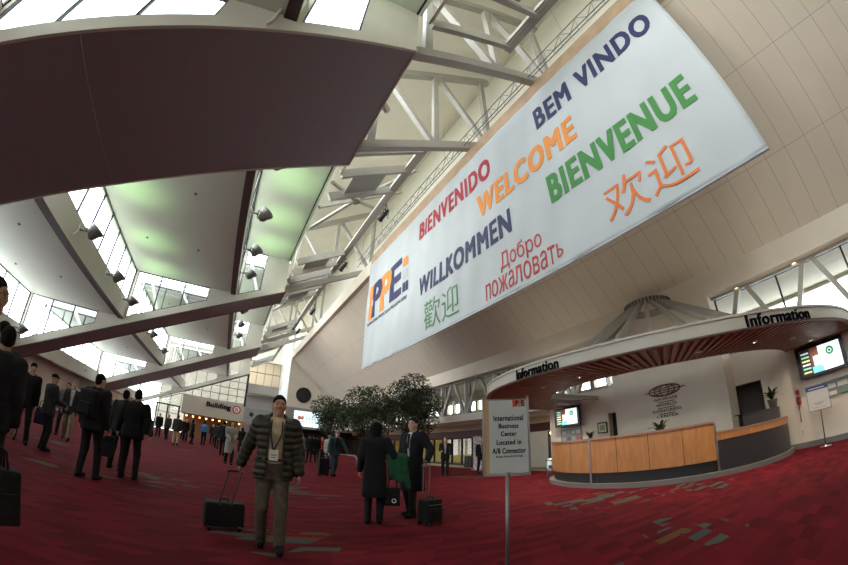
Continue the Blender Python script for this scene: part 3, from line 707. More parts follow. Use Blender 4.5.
# fill cans added on the canopy top, behind the rim, to light the panels
for k in range(7):
    a = math.radians(100+160*k/6); r = 5.75; px, py = r*math.cos(a), r*math.sin(a)
    bm = B(); lathe(bm, [(0,.15),(.07,.15),(.09,.27),(.08,.27),(.06,.17),(0,.17)], 16, (px,py,0)); ul = obj('fill_can', bm, BLACK, can, True)
    l = bpy.data.lights.new('canopy_top_fill', 'SPOT'); l.energy = 42; l.color = (1,.90,.75); l.spot_size = 2.4; l.spot_blend = 1.; l.shadow_soft_size = .06
    lo = bpy.data.objects.new('canopy_top_fill', l); COL.objects.link(lo); lo.parent = ul; lo.location = (px, py, .28); lo.rotation_euler = Vector((.55, -.0, 1)).to_track_quat('-Z', 'Y').to_euler()
# apex ring and struts
AX, AY, AZ = 12.55-CX, 6.0-CY, 5.62-CZ0
bm = B(); lathe(bm, [(.80, 0), (.84, 0), (.84, .26), (.80, .26), (.80, 0)], 40, (AX, AY, AZ))
obj('apex_ring', bm, STEEL, can)
bm = B()
for k in range(40):
    a = 2*PI*k/40; bar(bm, (AX+.86*math.cos(a), AY+.86*math.sin(a), AZ+.02), (AX+.86*math.cos(a), AY+.86*math.sin(a), AZ+.24), .05)
obj('apex_teeth', bm, DARKSTEEL, can)
for k in range(12):
    a = math.radians(98+164*k/11); c, s = math.cos(a), math.sin(a)
    bm = B(); bar(bm, (AX+.8*c, AY+.8*s, AZ+.05), (4.9*c, 4.9*s, .3), .12, .16); obj('strut', bm, STEEL, can)
bm = B(); bar(bm, (-3.1, 3.0, .55), (-1.9, 2.6, .55), .10); bar(bm, (-3.6, 3.4, .1), (.3, 3.4, .1), .16); obj('tie_bar', bm, STEEL, can)
INKB = mat('letter_black', (.006,.006,.007), .95, spec=.05)
def ring_text(ang_a, ang_b):
    R = RO+.004
    def f(u, v, w):
        a = ang_a+(ang_b-ang_a)*u
        return ((R+w)*math.cos(a), (R+w)*math.sin(a), v)
    return f
def ang_at(x, y): return math.atan2(y-CY, x-CX) % (2*PI)
aL0, aL1 = ang_at(6.68, 7.15), ang_at(6.62, 5.62)
for a0, a1 in ((aL0, aL1), (ang_at(8.09, 1.62), ang_at(9.62, .5))):
    o = lettering('lettering', 'Information', 0, 1, .03, .285, ring_text(a0, a1), INKB, can, bold=.028, depth=.03, space=1.06); o['label'] = 'black raised letters spelling Information'

# ------------------------------------------------------------------ reception desk
DX, DY, DR = 12.7, 6.1, 4.02
DW = wood_mat('oak_panel', (.50,.22,.075), (2.5,2.5,.5), .72)
desk = thing('reception_desk', 'curved oak fronted reception desk under the information canopy', 'desk', (DX, DY, 0))
def arc(bm, r0, r1, z0, z1, a0, a1, n=24): lathe(bm, [(r0,z0),(r1,z0),(r1,z1),(r0,z1),(r0,z0)], n, (0,0,0), a0, a1)
def dang(x, y): return math.atan2(y-DY, x-DX) % (2*PI)
aS = math.radians(113); aM = dang(9.77, 3.36); aE = math.radians(283)
PLIN = mat('grey_plinth', (.17,.16,.15), .6)
bm = B(); arc(bm, DR-.5, DR+.12, 0, .12, aS, aE, 60); obj('plinth', bm, PLIN, desk)
bm = B(); arc(bm, DR-.45, DR-.06, .12, .44, aS, aM, 48); obj('toe_kick', bm, mat('black_kick', (.02,.02,.022), .5), desk)
cuts = [aS]+[dang(*p) for p in ((9.6,8.6),(8.95,7.4),(8.71,6.41),(8.66,5.77),(8.82,5.15),(9.03,4.5),(9.33,3.94))]+[aM]
cuts = [aS + (aM-aS)*k/9 for k in range(10)]
for a, b in zip(cuts, cuts[1:]):
    bm = B(); arc(bm, DR-.08, DR, .40, 1.30, a+.0018, b-.0018, 8); obj('oak_panel', bm, DW, desk)
bm = B(); arc(bm, DR-.10, DR-.01, .40, 1.29, aS, aM, 48); obj('backing', bm, BLACK, desk)
bm = B(); arc(bm, DR-.42, DR+.03, 1.30, 1.345, aS, aM, 48); obj('counter_top', bm, mat('counter_rose', (.33,.19,.15), .4), desk)
for a in (cuts[0], cuts[2], cuts[5], cuts[9]):
    bm = B(); arc(bm, DR, DR+.02, .14, 1.34, a-.006, a+.006, 1); obj('metal_strip', bm, CHROME, desk)
DKF = mat('charcoal_laminate', (.030,.030,.034), .45)
bm = B(); arc(bm, DR-.06, DR, .12, .86, aM, aE, 30); obj('low_front', bm, DKF, desk)
bm = B(); arc(bm, DR-.07, DR+.015, .86, 1.03, aM, aE, 30); obj('low_oak_band', bm, DW, desk)
bm = B(); arc(bm, DR-.75, DR+.03, 1.03, 1.06, aM+.01, aE, 30); obj('low_counter_top', bm, mat('counter_rose', (0,0,0)), desk)
bm = B(); arc(bm, DR-.36, DR-.20, 1.05, 1.37, math.radians(238), aE, 20); obj('raised_back_shelf', bm, DKF, desk)
bm = B(); arc(bm, DR-.52, DR-.18, 1.36, 1.385, math.radians(238), aE, 20); obj('shelf_top', bm, DKF, desk)

# logo wall with the emblem
lw = boxobj('wall_logo', (12.5, 13.5, 3.69, 8.0, 0, 4.4), CREAMW); struct(lw, 'cream wall behind the desk carrying the round emblem', 'wall')
em = thing('wall_emblem', 'brown globe emblem with a stacked name on the cream wall behind the desk', 'sign', (12.47, 5.9, 1.8))
BRZ = mat('bronze_letter', (.13,.055,.035), .45)
def eframe(u, v, w): return (.03-.004-w, -u, v)          # u runs to the right in the photo (towards smaller y)
def wallcurve(bm, pts, r): tube(bm, [(-.0, -u, v) for u, v in pts], r, 6)
bm = B()
cz, ra, rb = .89, .60, .18
def ell(k, n=48): return [(ra*k*math.cos(2*PI*i/n), cz+rb*math.sin(2*PI*i/n)) for i in range(n+1)]
wallcurve(bm, ell(1), .022)
wallcurve(bm, ell(.66), .018); wallcurve(bm, ell(.3), .018)
wallcurve(bm, [(-.78, cz), (.78, cz)], .016)
wallcurve(bm, [(-.46, cz+.10), (-.2, cz+.075), (0, cz+.07), (.2, cz+.075), (.46, cz+.10)], .014)
wallcurve(bm, [(-.46, cz-.10), (-.2, cz-.075), (0, cz-.07), (.2, cz-.075), (.46, cz-.10)], .014)
obj('globe', bm, BRZ, em, True)
for s, w, v in (('GEORGIA', .46, .56), ('WORLD', .39, .36), ('CONGRESS', .55, .16), ('CENTER', .42, -.03)):
    lettering('lettering', s, -w, w, v, v+.095, eframe, BRZ, em, bold=.012, depth=.02, space=1.1)
bm = B()
for w, v in ((.3, .50), (.32, .30), (.3, .10)): box(bm, 0, .03, -w, w, v-.012, v+.012)
obj('divider', bm, BRZ, em)

# ------------------------------------------------------------------ screens, notice boards, small things on the right wall
def tv(y0, y1, z0, z1, x, label, tilt=0):
    t = thing('wall_television', label, 'television', (x, (y0+y1)/2, (z0+z1)/2), tilt, 'wall televisions by the desk')
    w, h = y1-y0, z1-z0
    bm = B(); box(bm, -.06, .04, -w/2, w/2, -h/2, h/2); obj('casing', bm, BLACKG, t, bevel=.012)
    bm = B(); box(bm, .04, .22, -.12, .12, -.12, .12); obj('wall_bracket', bm, DARKSTEEL, t)
    sx = -.063
    def P(u, v, d=0): return (sx-d, w/2*(1-2*u), h*(v-.5))
    def rectm(name, u0, u1, v0, v1, m, d=.001):
        bm = B(); quad_faces(bm, [P(u0,v0,d), P(u1,v0,d), P(u1,v1,d), P(u0,v1,d)], [(0,1,2,3)]); return obj(name, bm, m, t)
    E = lambda n, c, s=1.: mat(n, c, .4, emit=s, ecol=c)
    rectm('screen', .08, .92, .10, .90, E('screen_white', (.62,.72,.72), .95), .001)
    rectm('menu_column', .08, .30, .10, .90, E('screen_dark', (.02,.025,.03), .3), .002)
    rectm('photo_block', .30, .47, .10, .90, E('screen_brown', (.10,.03,.02), .7), .002)
    rectm('cup_block', .35, .47, .32, .62, E('screen_cup', (.75,.76,.74), .8), .003)
    rectm('sky_block', .30, .52, .10, .30, E('screen_blue', (.12,.45,.70), .9), .003)
    for k in range(6):
        rectm('menu_line', .11, .27, .15+k*.12, .20+k*.12, E('screen_line%d' % (k % 3), [(.7,.6,.2),(.2,.55,.4),(.6,.6,.6)][k % 3], .6), .004)
    bm = B(); n = 28; r = .115
    def ringp(rr, a): return (sx-.004, w/2*(1-2*.70)-rr*math.cos(a)*h*1.0, h*(.66-.5)+rr*math.sin(a)*h)
    a_ = [bm.verts.new(ringp(r*1.15, 2*PI*i/n)) for i in range(n)]; b_ = [bm.verts.new(ringp(r*.62, 2*PI*i/n)) for i in range(n)]
    for i in range(n): bm.faces.new((a_[i], a_[(i+1)%n], b_[(i+1)%n], b_[i]))
    v_ = [bm.verts.new(ringp(r*.40, 2*PI*i/n)) for i in range(n)]; bm.faces.new(v_)
    obj('round_mark', bm, E('screen_green', (.01,.22,.10), .5), t)
    rectm('caption_line', .58, .82, .40, .43, E('screen_grey', (.3,.36,.36), .5), .004); rectm('caption_line', .64, .76, .33, .355, E('screen_grey', (.3,.36,.36), .5), .004)
    return t
tv(10.32, 11.75, 2.03, 2.88, 13.28, 'black wall television above the notice board at the far end of the desk')
tv(-.04, 1.5, 1.96, 2.88, 13.28, 'black wall television above the stand sign at the near end of the desk')
def board(y0, y1, z0, z1, label, seed):
    t = thing('notice_board', label, 'notice board', (13.47, (y0+y1)/2, (z0+z1)/2), 0, 'notice boards under the televisions')
    w, h = y1-y0, z1-z0; r = random.Random(seed)
    bm = B(); box(bm, -.02, .028, -w/2, w/2, -h/2, h/2); obj('panel', bm, mat('grey_board', (.20,.20,.20), .4), t)
    cols = [(.55,.55,.53), (.12,.13,.16), (.42,.12,.10), (.30,.33,.36), (.15,.25,.2), (.60,.60,.58)]
    n = 4
    for k in range(n):
        for j in range(2):
            y = w/2-.06-(k+.5)*(w-.1)/n; z = h/2-.15-j*h*.48
            bm = B(); a = (w-.1)/n*.42; b = h*.2*r.uniform(.7,1); box(bm, -.028, -.02, y-a, y+a, z-b, z+b*.6)
            c = cols[r.randrange(6)]; obj('leaflet', bm, mat('leaflet_%d' % cols.index(c), c, .6), t)
board(10.45, 11.62, 1.33, 1.93, 'grey notice board with leaflets under the far television', 1)
board(-.75, .9, 1.30, 1.74, 'grey notice board with leaflets under the near television', 5)
pf = thing('picture_frame', 'small dark framed picture with a green print beside the far doorway', 'picture', (13.48, 9.34, 1.79))
bm = B(); box(bm, -.02, .02, -.24, .24, -.23, .23); obj('frame', bm, BLACK, pf, bevel=.008)
bm = B(); box(bm, -.024, -.021, -.19, .19, -.18, .18); obj('mat_board', bm, mat('mat_cream', (.6,.6,.5), .7), pf)
bm = B(); box(bm, -.027, -.0245, -.12, .12, -.11, .11); obj('print', bm, mat('green_print', (.28,.35,.12), .7, var=.5, scale=20), pf)
ph = thing('wall_phone', 'red wall telephone with hanging cord beside the stand sign', 'telephone', (13.47, 1.70, 1.42))
bm = B(); box(bm, -.04, .03, -.07, .07, -.11, .11); obj('phone_body', bm, mat('phone_red', (.35,.02,.02), .4), ph, bevel=.012)
bm = B(); tube(bm, [(-.07,0,-.12),(-.075,0,-.06),(-.085,0,0),(-.075,0,.06),(-.07,0,.12)], [.035,.022,.02,.022,.035], 10); obj('handset', bm, mat('phone_dark', (.10,.01,.01), .35), ph, True)
bm = B(); box(bm, -.005, .02, -.06, .06, .17, .31); obj('red_notice', bm, mat('phone_red', (0,0,0)), ph)
bm = B(); tube(bm, [(-.05, .02+.015*math.sin(i*1.9), -.1-.55*math.sin(PI*min(i,20)/40)+ (0 if i < 20 else .3*math.sin(PI*(i-20)/40))) for i in range(36)], .009, 5); obj('cord', bm, mat('phone_dark', (0,0,0)), ph, True)
ot = thing('wall_outlet', 'small pale wall outlet under the red telephone', 'outlet', (13.49, 1.74, .47))
bm = B(); box(bm, -.01, .01, -.05, .05, -.07, .07); obj('cover_plate', bm, WHITE, ot)
for za in (.015, -.045):
    bm = B(); box(bm, -.013, -.01, -.02, .02, za, za+.03); obj('socket', bm, BLACK, ot)
# stand sign on the right
ss = thing('floor_sign', 'white poster sign with a blue header on a thin floor stand by the right wall', 'sign', (12.7, 1.02, 0), .05)
bm = B(); lathe(bm, [(0,0),(.17,0),(.17,.012),(.03,.03),(.018,.05)], 24); obj('base', bm, CHROME, ss, True)
bm = B(); tube(bm, [(0,0,.03),(0,0,1.02)], .018, 10); obj('pole', bm, mat('pole_brown', (.13,.08,.07), .4, .5), ss, True)
bm = B(); box(bm, -.02, .01, -.34, .34, 1.0, 1.70); obj('frame', bm, mat('sign_frame', (.2,.2,.2), .4, .5), ss)
bm = B(); box(bm, -.024, -.0205, -.32, .32, 1.02, 1.68); obj('poster', bm, mat('poster_white', (.62,.60,.57), .6), ss)
bm = B(); box(bm, -.027, -.0245, -.32, .32, 1.56, 1.68); obj('blue_header', bm, mat('poster_blue', (.05,.08,.25), .6), ss)
bm = B(); box(bm, -.027, -.0245, -.14, .14, 1.20, 1.215); box(bm, -.027, -.0245, -.10, .10, 1.16, 1.172); box(bm, -.027, -.0245, -.2, .2, 1.08, 1.088); obj('text_line', bm, mat('text_grey', (.2,.2,.2), .6), ss)
bm = B(); box(bm, -.03, -.0275, -.22, .24, 1.60, 1.625); obj('header_line', bm, mat('poster_white', (0,0,0)), ss)
# bin
bn = thing('litter_bin', 'round steel litter bin standing at the far end of the desk', 'bin', (11.75, 10.75, 0))
bm = B(); lathe(bm, [(0,0),(.19,0),(.2,.02),(.2,.70),(.17,.72),(.12,.72),(.1,.6),(0,.6)], 28); obj('body', bm, CHROME, bn, True)
bm = B(); lathe(bm, [(.203,.62),(.21,.62),(.21,.66),(.203,.66)], 28); obj('rim_band', bm, DARKSTEEL, bn, True)
bm = B(); lathe(bm, [(.203,.32),(.204,.32),(.204,.46),(.203,.46)], 8, (0,0,0), 3.3, 4.0); obj('blue_label', bm, mat('poster_blue', (0,0,0)), bn)
# ------------------------------------------------------------------ plants and trees
LEAF = mat('ficus_leaf', (.04,.06,.022), .5, var=.45, scale=1.5)
LEAFD = mat('dark_leaf', (.03,.055,.022), .4, var=.4, scale=6)
BARK = mat('bark', (.09,.065,.045), .85, var=.3, scale=9, bump=.4)
SOIL = mat('soil', (.03,.022,.016), .9)
POTC = mat('planter_grey', (.34,.32,.29), .7, var=.08, scale=3)
def leaf_cloud(clusters, n, size, seed, parent, m, droop=.4):
    r = random.Random(seed); bm = B()
    tot = sum(c[3]**3 for c in clusters)
    for cx, cy, cz, R in clusters:
        for _ in range(int(n*R**3/tot)):
            while True:
                p = Vector((r.uniform(-1,1), r.uniform(-1,1), r.uniform(-1,1)))
                if .25 < p.length < 1 and r.random() < .25+p.length*.9: break
            c = Vector((cx,cy,cz)) + Vector((p.x*R, p.y*R, p.z*R*.92))
            d = Vector((r.gauss(0,1)+p.x, r.gauss(0,1)+p.y, r.gauss(0,.5)-droop*1.5+p.z*.4)).normalized()
            s = d.cross(Vector((r.gauss(0,1), r.gauss(0,1), r.gauss(0,1)))).normalized(); nrm = s.cross(d)
            L = size*r.uniform(.7,1.3); w = L*.2
            q = [c, c+d*L*.45+s*w+nrm*w*.25, c+d*L, c+d*L*.45-s*w+nrm*w*.25]
            v = [bm.verts.new(x) for x in q]; mid = bm.verts.new(c+d*L*.5-nrm*w*.1)
            bm.faces.new((v[0], v[1], mid)); bm.faces.new((v[1], v[2], mid)); bm.faces.new((v[2], v[3], mid)); bm.faces.new((v[3], v[0], mid))
    me = bpy.data.meshes.new('foliage'); bm.to_mesh(me); bm.free(); me.materials.append(m)
    o = bpy.data.objects.new('foliage', me); COL.objects.link(o); o.parent = parent; return o
def ficus(x, y, clusters, h0, label, seed, n):
    t = thing('ficus_tree', label, 'tree', (x, y, 0), 0, 'potted ficus trees')
    bm = B(); rr = random.Random(seed)
    lathe(bm, [(0,0),(.38,0),(.46,.5),(.50,.52),(.50,.58),(.44,.58),(.42,.5),(0,.5)], 28); obj('planter', bm, POTC, t, True)
    bm = B(); lathe(bm, [(0,.51),(.42,.51)], 20); obj('soil', bm, SOIL, t)
    bm = B()
    for k in range(3):
        a = 2*PI*k/3+rr.random(); tube(bm, [(.1*math.cos(a),.1*math.sin(a),.48), (.12*math.cos(a+.6),.12*math.sin(a+.6),1.0), (.07*math.cos(a+1.6),.07*math.sin(a+1.6),1.6), (.16*math.cos(a+2),.16*math.sin(a+2),h0)], [.055,.045,.04,.03], 8)
    obj('trunk', bm, BARK, t, True)
    bm = B()
    for cx, cy, cz, R in clusters:
        for k in range(5):
            e = Vector((cx+rr.uniform(-.7,.7)*R, cy+rr.uniform(-.7,.7)*R, cz+rr.uniform(-.5,.7)*R)); s = Vector((0,0,h0-.3))
            tube(bm, [s, s.lerp(e,.5)+Vector((rr.uniform(-.1,.1),rr.uniform(-.1,.1),.15)), e], [.03,.02,.008], 5)
    obj('branch', bm, BARK, t, True)
    leaf_cloud(clusters, n, .17, seed, t, LEAF)
    bm = B()
    for k in range(60):
        a = rr.uniform(0,2*PI); R = rr.uniform(.1,.42); L = rr.uniform(.2,.42); c = Vector((R*math.cos(a),R*math.sin(a),.5)); d = Vector((math.cos(a)*.6,math.sin(a)*.6,.9)).normalized(); s = d.cross(Vector((0,0,1))).normalized()*.04
        m1 = c+d*L*.6; e = c+d*L+Vector((0,0,-.08)); v = [bm.verts.new(p) for p in (c-s*.4, c+s*.4, m1+s, e, m1-s)]; bm.faces.new(v)
    obj('underplant', bm, LEAFD, t)
    return t
ficus(10.9, 21.4, [(-.6,.1,4.35,1.3),(.75,-.1,4.2,1.25),(.1,0,5.05,1.15),(-.2,.2,3.4,1.3),(1.05,.1,3.3,1.0),(-1.15,0,3.4,.95),(.4,-.2,2.5,.85)], 2.3, 'tallest leafy ficus tree in a pale planter behind the man with the trolley bag', 11, 9500)
ficus(7.9, 21.6, [(-.3,0,3.85,1.15),(.6,.1,4.15,1.0),(.2,0,2.85,1.15),(-.8,.1,2.9,.9),(1.0,0,2.8,.95)], 1.9, 'middle leafy ficus tree behind the woman in the long black coat', 12, 6500)
ficus(6.1, 22.8, [(-.35,0,3.4,.9),(.45,0,3.3,.85),(.1,.1,2.6,.95)], 1.8, 'smallest leafy ficus tree, next to the video screens', 13, 3600)
def spiky(x, y, z, sc, label, n, seed):
    t = thing('potted_plant', label, 'plant', (x, y, z), 0, 'leafy plants around the desk'); t.scale = (sc,)*3
    r = random.Random(seed)
    bm = B(); lathe(bm, [(0,0),(.10,0),(.14,.2),(.15,.22),(.13,.22),(.12,.18),(0,.18)], 20); obj('pot', bm, mat('pot_taupe', (.20,.16,.12), .6), t, True)
    bm = B()
    for k in range(n):
        a = r.uniform(0,2*PI); out = r.uniform(.12,.36); up = r.uniform(.18,.42)
        p0 = Vector((0,0,.18)); p3 = Vector((out*math.cos(a), out*math.sin(a), .2+up-out*.35)); p1 = Vector((out*.35*math.cos(a), out*.35*math.sin(a), .2+up*.8)); s = Vector((-math.sin(a), math.cos(a), 0))
        prev = None
        for i, w in enumerate((.012,.03,.034,.022,.002)):
            u = i/4; p = p0*(1-u)**2+p1*2*u*(1-u)+p3*u*u
            c = (bm.verts.new(p-s*w), bm.verts.new(p+s*w+Vector((0,0,.004))))
            if prev: bm.faces.new((prev[0], prev[1], c[1], c[0]))
            prev = c
    obj('leaves', bm, LEAFD, t, True)
spiky(13.1, 9.72, 1.20, 1.0, 'potted leafy plant left of the small framed picture', 34, 2)
spiky(9.55, 4.78, 1.0, 1.15, 'spiky green plant peeping over the counter below the emblem', 22, 3)
spiky(12.85, 2.42, 1.387, 1.15, 'potted leafy plant on the dark raised shelf near the red telephone', 34, 4)
sh = thing('side_shelf', 'low cream shelf against the wall behind the far end of the desk', 'shelf', (13.2, 9.9, 0))
bm = B(); box(bm, -.25, .28, -.7, .6, 1.16, 1.2); obj('shelf_top', bm, mat('counter_rose', (0,0,0)), sh)
bm = B(); box(bm, -.2, .28, -.65, .55, 0, 1.16); obj('carcass', bm, CREAM, sh)
sh2 = thing('plant_stand', 'low dark stand under the spiky plant behind the counter', 'stand', (9.55, 4.78, 0))
bm = B(); lathe(bm, [(0,.97),(.2,.97),(.2,1.0),(0,1.0)], 20); obj('top', bm, BLACK, sh2)
bm = B(); lathe(bm, [(0,0),(.16,0),(.16,.02),(.03,.04),(.03,.97)], 20); obj('pedestal', bm, BLACK, sh2)

# ------------------------------------------------------------------ the pole sign in the foreground
sg = thing('pole_sign', 'grey framed sign on a pole giving the way to the business center', 'sign', (2.17, 2.48, 0), 0)
yaw = math.atan2(2.48, 2.17)                # the board faces the viewer
fdir = Vector((-math.cos(yaw), -math.sin(yaw), 0)); rdir = Vector((math.sin(yaw), -math.cos(yaw), 0))
turn = math.radians(8); fdir, rdir = (fdir*math.cos(turn)+rdir*math.sin(turn)), (rdir*math.cos(turn)-fdir*math.sin(turn))
def sp(u, v, w): p = rdir*u+fdir*w; return (p.x, p.y, v)
def sbox(u0, u1, v0, v1, w0, w1, name, m):
    bm = B(); P = [sp(u,v,w) for w in (w0,w1) for u,v in ((u0,v0),(u1,v0),(u1,v1),(u0,v1))]; quad_faces(bm, P, BOXF); return obj(name, bm, m, sg)
bm = B(); lathe(bm, [(0,0),(.2,0),(.2,.012),(.04,.03),(.025,.06)], 28); obj('base', bm, mat('sign_steel', (.22,.22,.22), .4, .7), sg, True)
bm = B(); tube(bm, [(0,0,.03),(0,0,1.03)], .017, 12); obj('pole', bm, mat('sign_steel', (0,0,0)), sg, True)
SW = .191
sbox(-SW, SW, 1.02, 1.665, -.05, -.012, 'back_board', mat('sign_back', (.12,.11,.10), .6))
for u0, u1, v0, v1, nm in ((-SW-.012,-SW,1.01,1.675,'side_rail'),(SW,SW+.012,1.01,1.675,'side_rail'),(-SW-.012,SW+.012,1.0,1.02,'bottom_rail')):
    sbox(u0, u1, v0, v1, -.055, .006, nm, CHROME)
sbox(-SW, -SW+.045, 1.02, 1.66, -.012, -.006, 'tan_backing', mat('cardboard', (.42,.29,.15), .8))
sbox(-SW+.045, SW-.004, 1.022, 1.652, -.012, -.002, 'sheet', mat('sign_sheet', (.42,.44,.43), .6))
def sframe(u, v, w): return sp(u, v, -.0015+w)
INK = mat('sign_ink', (.008,.009,.012), .95, spec=.05)
uc = .02
for s, hw, v, h in (('International', .128, 1.472, .049), ('Business', .086, 1.408, .042), ('Center', .068, 1.340, .042), ('Located in', .106, 1.266, .044), ('A/B Connector', .143, 1.192, .047), ('Access From A & B Halls', .115, 1.158, .018)):
    lettering('lettering', s, uc-hw, uc+hw, v, v+h, sframe, INK, sg, bold=.034, depth=.001, space=1.08)
for u0, u1, m in ((.06,.083,mat('logo_red',(.5,.05,.02),.6)), (.083,.172,mat('logo_pale',(.30,.22,.18),.6))):
    bm = B(); quad_faces(bm, [sframe(u0,1.592,.001), sframe(u1,1.592,.001), sframe(u1,1.655,.001), sframe(u0,1.655,.001)], [(0,1,2,3)]); obj('logo_block', bm, m, sg)
for s, u0, u1, m in (('P', .086, .112, INK), ('P', .112, .136, mat('logo_red', (0,0,0))), ('E', .138, .165, INK)):
    lettering('logo_letter', s, u0, u1, 1.600, 1.648, lambda u,v,w: sp(u,v,.0002+w), m, sg, bold=.04, depth=.001)

# ------------------------------------------------------------------ far end: sign letters, disc, video wall
bs = thing('building_sign', 'black raised letters Building with a red lettered disc on the far fascia', 'sign', (-1.1, Y1-.26, 4.2))
def bframe2(u, v, w): return (u, -w, v)
lettering('lettering', 'Building', -2.45, 1.3, .1, 1.1, lambda u,v,w: (u, -w, v), INKB, bs, bold=.05, space=1.08, depth=.06)
bm = B(); n = 32
def disc(bm, r, w, cx=2.2, cz=.55):
    a = [bm.verts.new((cx+r*math.cos(2*PI*i/n), -w, cz+r*math.sin(2*PI*i/n))) for i in range(n)]; b = [bm.verts.new((cx+r*math.cos(2*PI*i/n), 0, cz+r*math.sin(2*PI*i/n))) for i in range(n)]
    bm.faces.new(a)
    for i in range(n): bm.faces.new((a[i], a[(i+1)%n], b[(i+1)%n], b[i]))
disc(bm, .62, .05); obj('red_disc', bm, mat('disc_red', (.40,.03,.03), .5), bs)
bm = B(); disc(bm, .42, .06); obj('pale_disc', bm, WHITE, bs)
lettering('lettering', 'B', 1.98, 2.42, .28, .82, lambda u,v,w: (u, -.062-w, v), mat('disc_red', (0,0,0)), bs, bold=.03, depth=.01)
sq = thing('square_letter_sign', 'small dark square sign hanging at the end of the building fascia', 'sign', (3.2, Y1-.15, 3.6))
bm = B(); box(bm, -.9, 3.6, -.05, .05, 0, 1.7); obj('panel', bm, mat('sign_grey', (.22,.22,.21), .6), sq)
for k in range(2):
    bm = B(); a = [bm.verts.new((.2+2.3*k+.35*math.cos(2*PI*i/20), -.055, .8+.35*math.sin(2*PI*i/20))) for i in range(20)]; bm.faces.new(a); obj('round_mark', bm, BLACK, sq)
dc = thing('round_disc', 'round black disc high on the cream far end wall', 'disc', (9.35, 49.97, 7.35))
bm = B(); n = 40
rg = []
for r, w in ((1.02,0),(1.02,.12),(.94,.14),(.92,.10),(0.001,.10)): rg.append([bm.verts.new((r*math.cos(2*PI*i/n), -w, r*math.sin(2*PI*i/n))) for i in range(n)])
for a, b in zip(rg, rg[1:]):
    for i in range(n): bm.faces.new((a[i], a[(i+1)%n], b[(i+1)%n], b[i]))
obj('face', bm, BLACK, dc)
vw = thing('video_wall', 'bright white video wall of nine screens on the grey band at the far end', 'screen', (8.3, 49.9, 3.18))
W9, H9 = 3.9/3, 2.05/3
VS = mat('video_white', (.62,.74,.80), .4, emit=1.0, ecol=(.62,.76,.84))
for i in range(3):
    for j in range(3):
        bm = B(); box(bm, i*W9+.03, (i+1)*W9-.03, -.07, -.02, j*H9+.03, (j+1)*H9-.03); obj('screen', bm, VS, vw)
bm = B(); box(bm, 0, 3.9, -.03, .06, 0, 2.05); obj('casing', bm, DARKSTEEL, vw)
bm = B()
for k, (x, z, r) in enumerate(((.75,1.12,.26),(1.15,1.12,.22))):
    a = [bm.verts.new((x+r*math.cos(2*PI*i/20), -.075, z+r*math.sin(2*PI*i/20))) for i in range(20)]; bm.faces.new(a)
obj('red_mark', bm, mat('video_red', (.5,.15,.1), .5, emit=.4), vw)
bm = B()
for k in range(5): box(bm, 1.6+k*.38, 1.85+k*.38, -.076, -.072, 1.0, 1.22)
obj('caption_line', bm, mat('video_grey', (.3,.34,.38), .5, emit=.3), vw)

# table with a black cloth in front of the shops
tb = thing('display_table', 'long table under a black cloth before the lit shop windows', 'table', (15.0, 19.2, 0))
bm = B(); box(bm, -.4, .4, -1.6, 1.6, .70, .74); obj('table_top', bm, BLACK, tb)
for sx in (-.34, .34):
    for sy in (-1.5, 1.5):
        bm = B(); box(bm, sx-.025, sx+.025, sy-.025, sy+.025, 0, .70); obj('leg', bm, DARKSTEEL, tb)
tc = B(); n = 80; ring = []
per = [(-.43,-1.63),(.43,-1.63),(.43,1.63),(-.43,1.63)]
pts = []
for (ax, ay), (bx, by) in zip(per, per[1:]+per[:1]):
    L = math.hypot(bx-ax, by-ay); k = int(L/.07)
    for i in range(k): pts.append((ax+(bx-ax)*i/k, ay+(by-ay)*i/k))
rows = []
for z, o_ in ((.755,0),(.74,.012),(.4,.02),(.02,.035)):
    rows.append([tc.verts.new((p[0]+(o_*math.cos(i*1.3) if z < .7 else 0)+math.copysign(o_*.5, p[0]), p[1]+(o_*math.sin(i*1.7) if z < .7 else 0)+math.copysign(o_*.5, p[1]), z)) for i, p in enumerate(pts)])
for a, b in zip(rows, rows[1:]):
    for i in range(len(pts)): tc.faces.new((a[i], a[(i+1)%len(pts)], b[(i+1)%len(pts)], b[i]))
tc.faces.new(rows[0])
clo = obj('table_cloth', tc, BLACK, None); clo.location = (15.0, 19.2, 0); tag(clo, 'black cloth draped to the floor over the long display table', 'cloth')
tl = thing('table_lamp', 'small bright lamp glowing on the black table before the shops', 'lamp', (14.9, 19.9, .757))
bm = B(); lathe(bm, [(0,0),(.07,0),(.07,.015),(.012,.03),(.012,.16)], 16); obj('base', bm, BLACK, tl, True)
bm = B(); lathe(bm, [(.11,.14),(.07,.30),(0,.30)], 16); obj('shade', bm, mat('lamp_shade_glow', (1,.8,.6), .5, emit=5, ecol=(1,.75,.5)), tl, True)
cdx = thing('table_card', 'small white card standing on the black table before the shops', 'card', (14.75, 18.4, .757))
bm = B(); prism(bm, [(-.06,0),(0,.2),(.06,0)], -.14, .14); obj('folded_card', bm, WHITE, cdx)
bp_ = thing('banner_stand', 'upright poster banner with a red face pattern behind the far sign edge', 'poster', (13.2, 17.6, 0))
bm = B(); box(bm, -.15, .15, -.42, .42, 0, .06); obj('base', bm, GREYP, bp_)
bm = B(); box(bm, -.01, .01, -.40, .40, .06, 1.95); obj('printed_panel', bm, mat('poster_mix', (.45,.35,.36), .6, var=.6, scale=7), bp_)
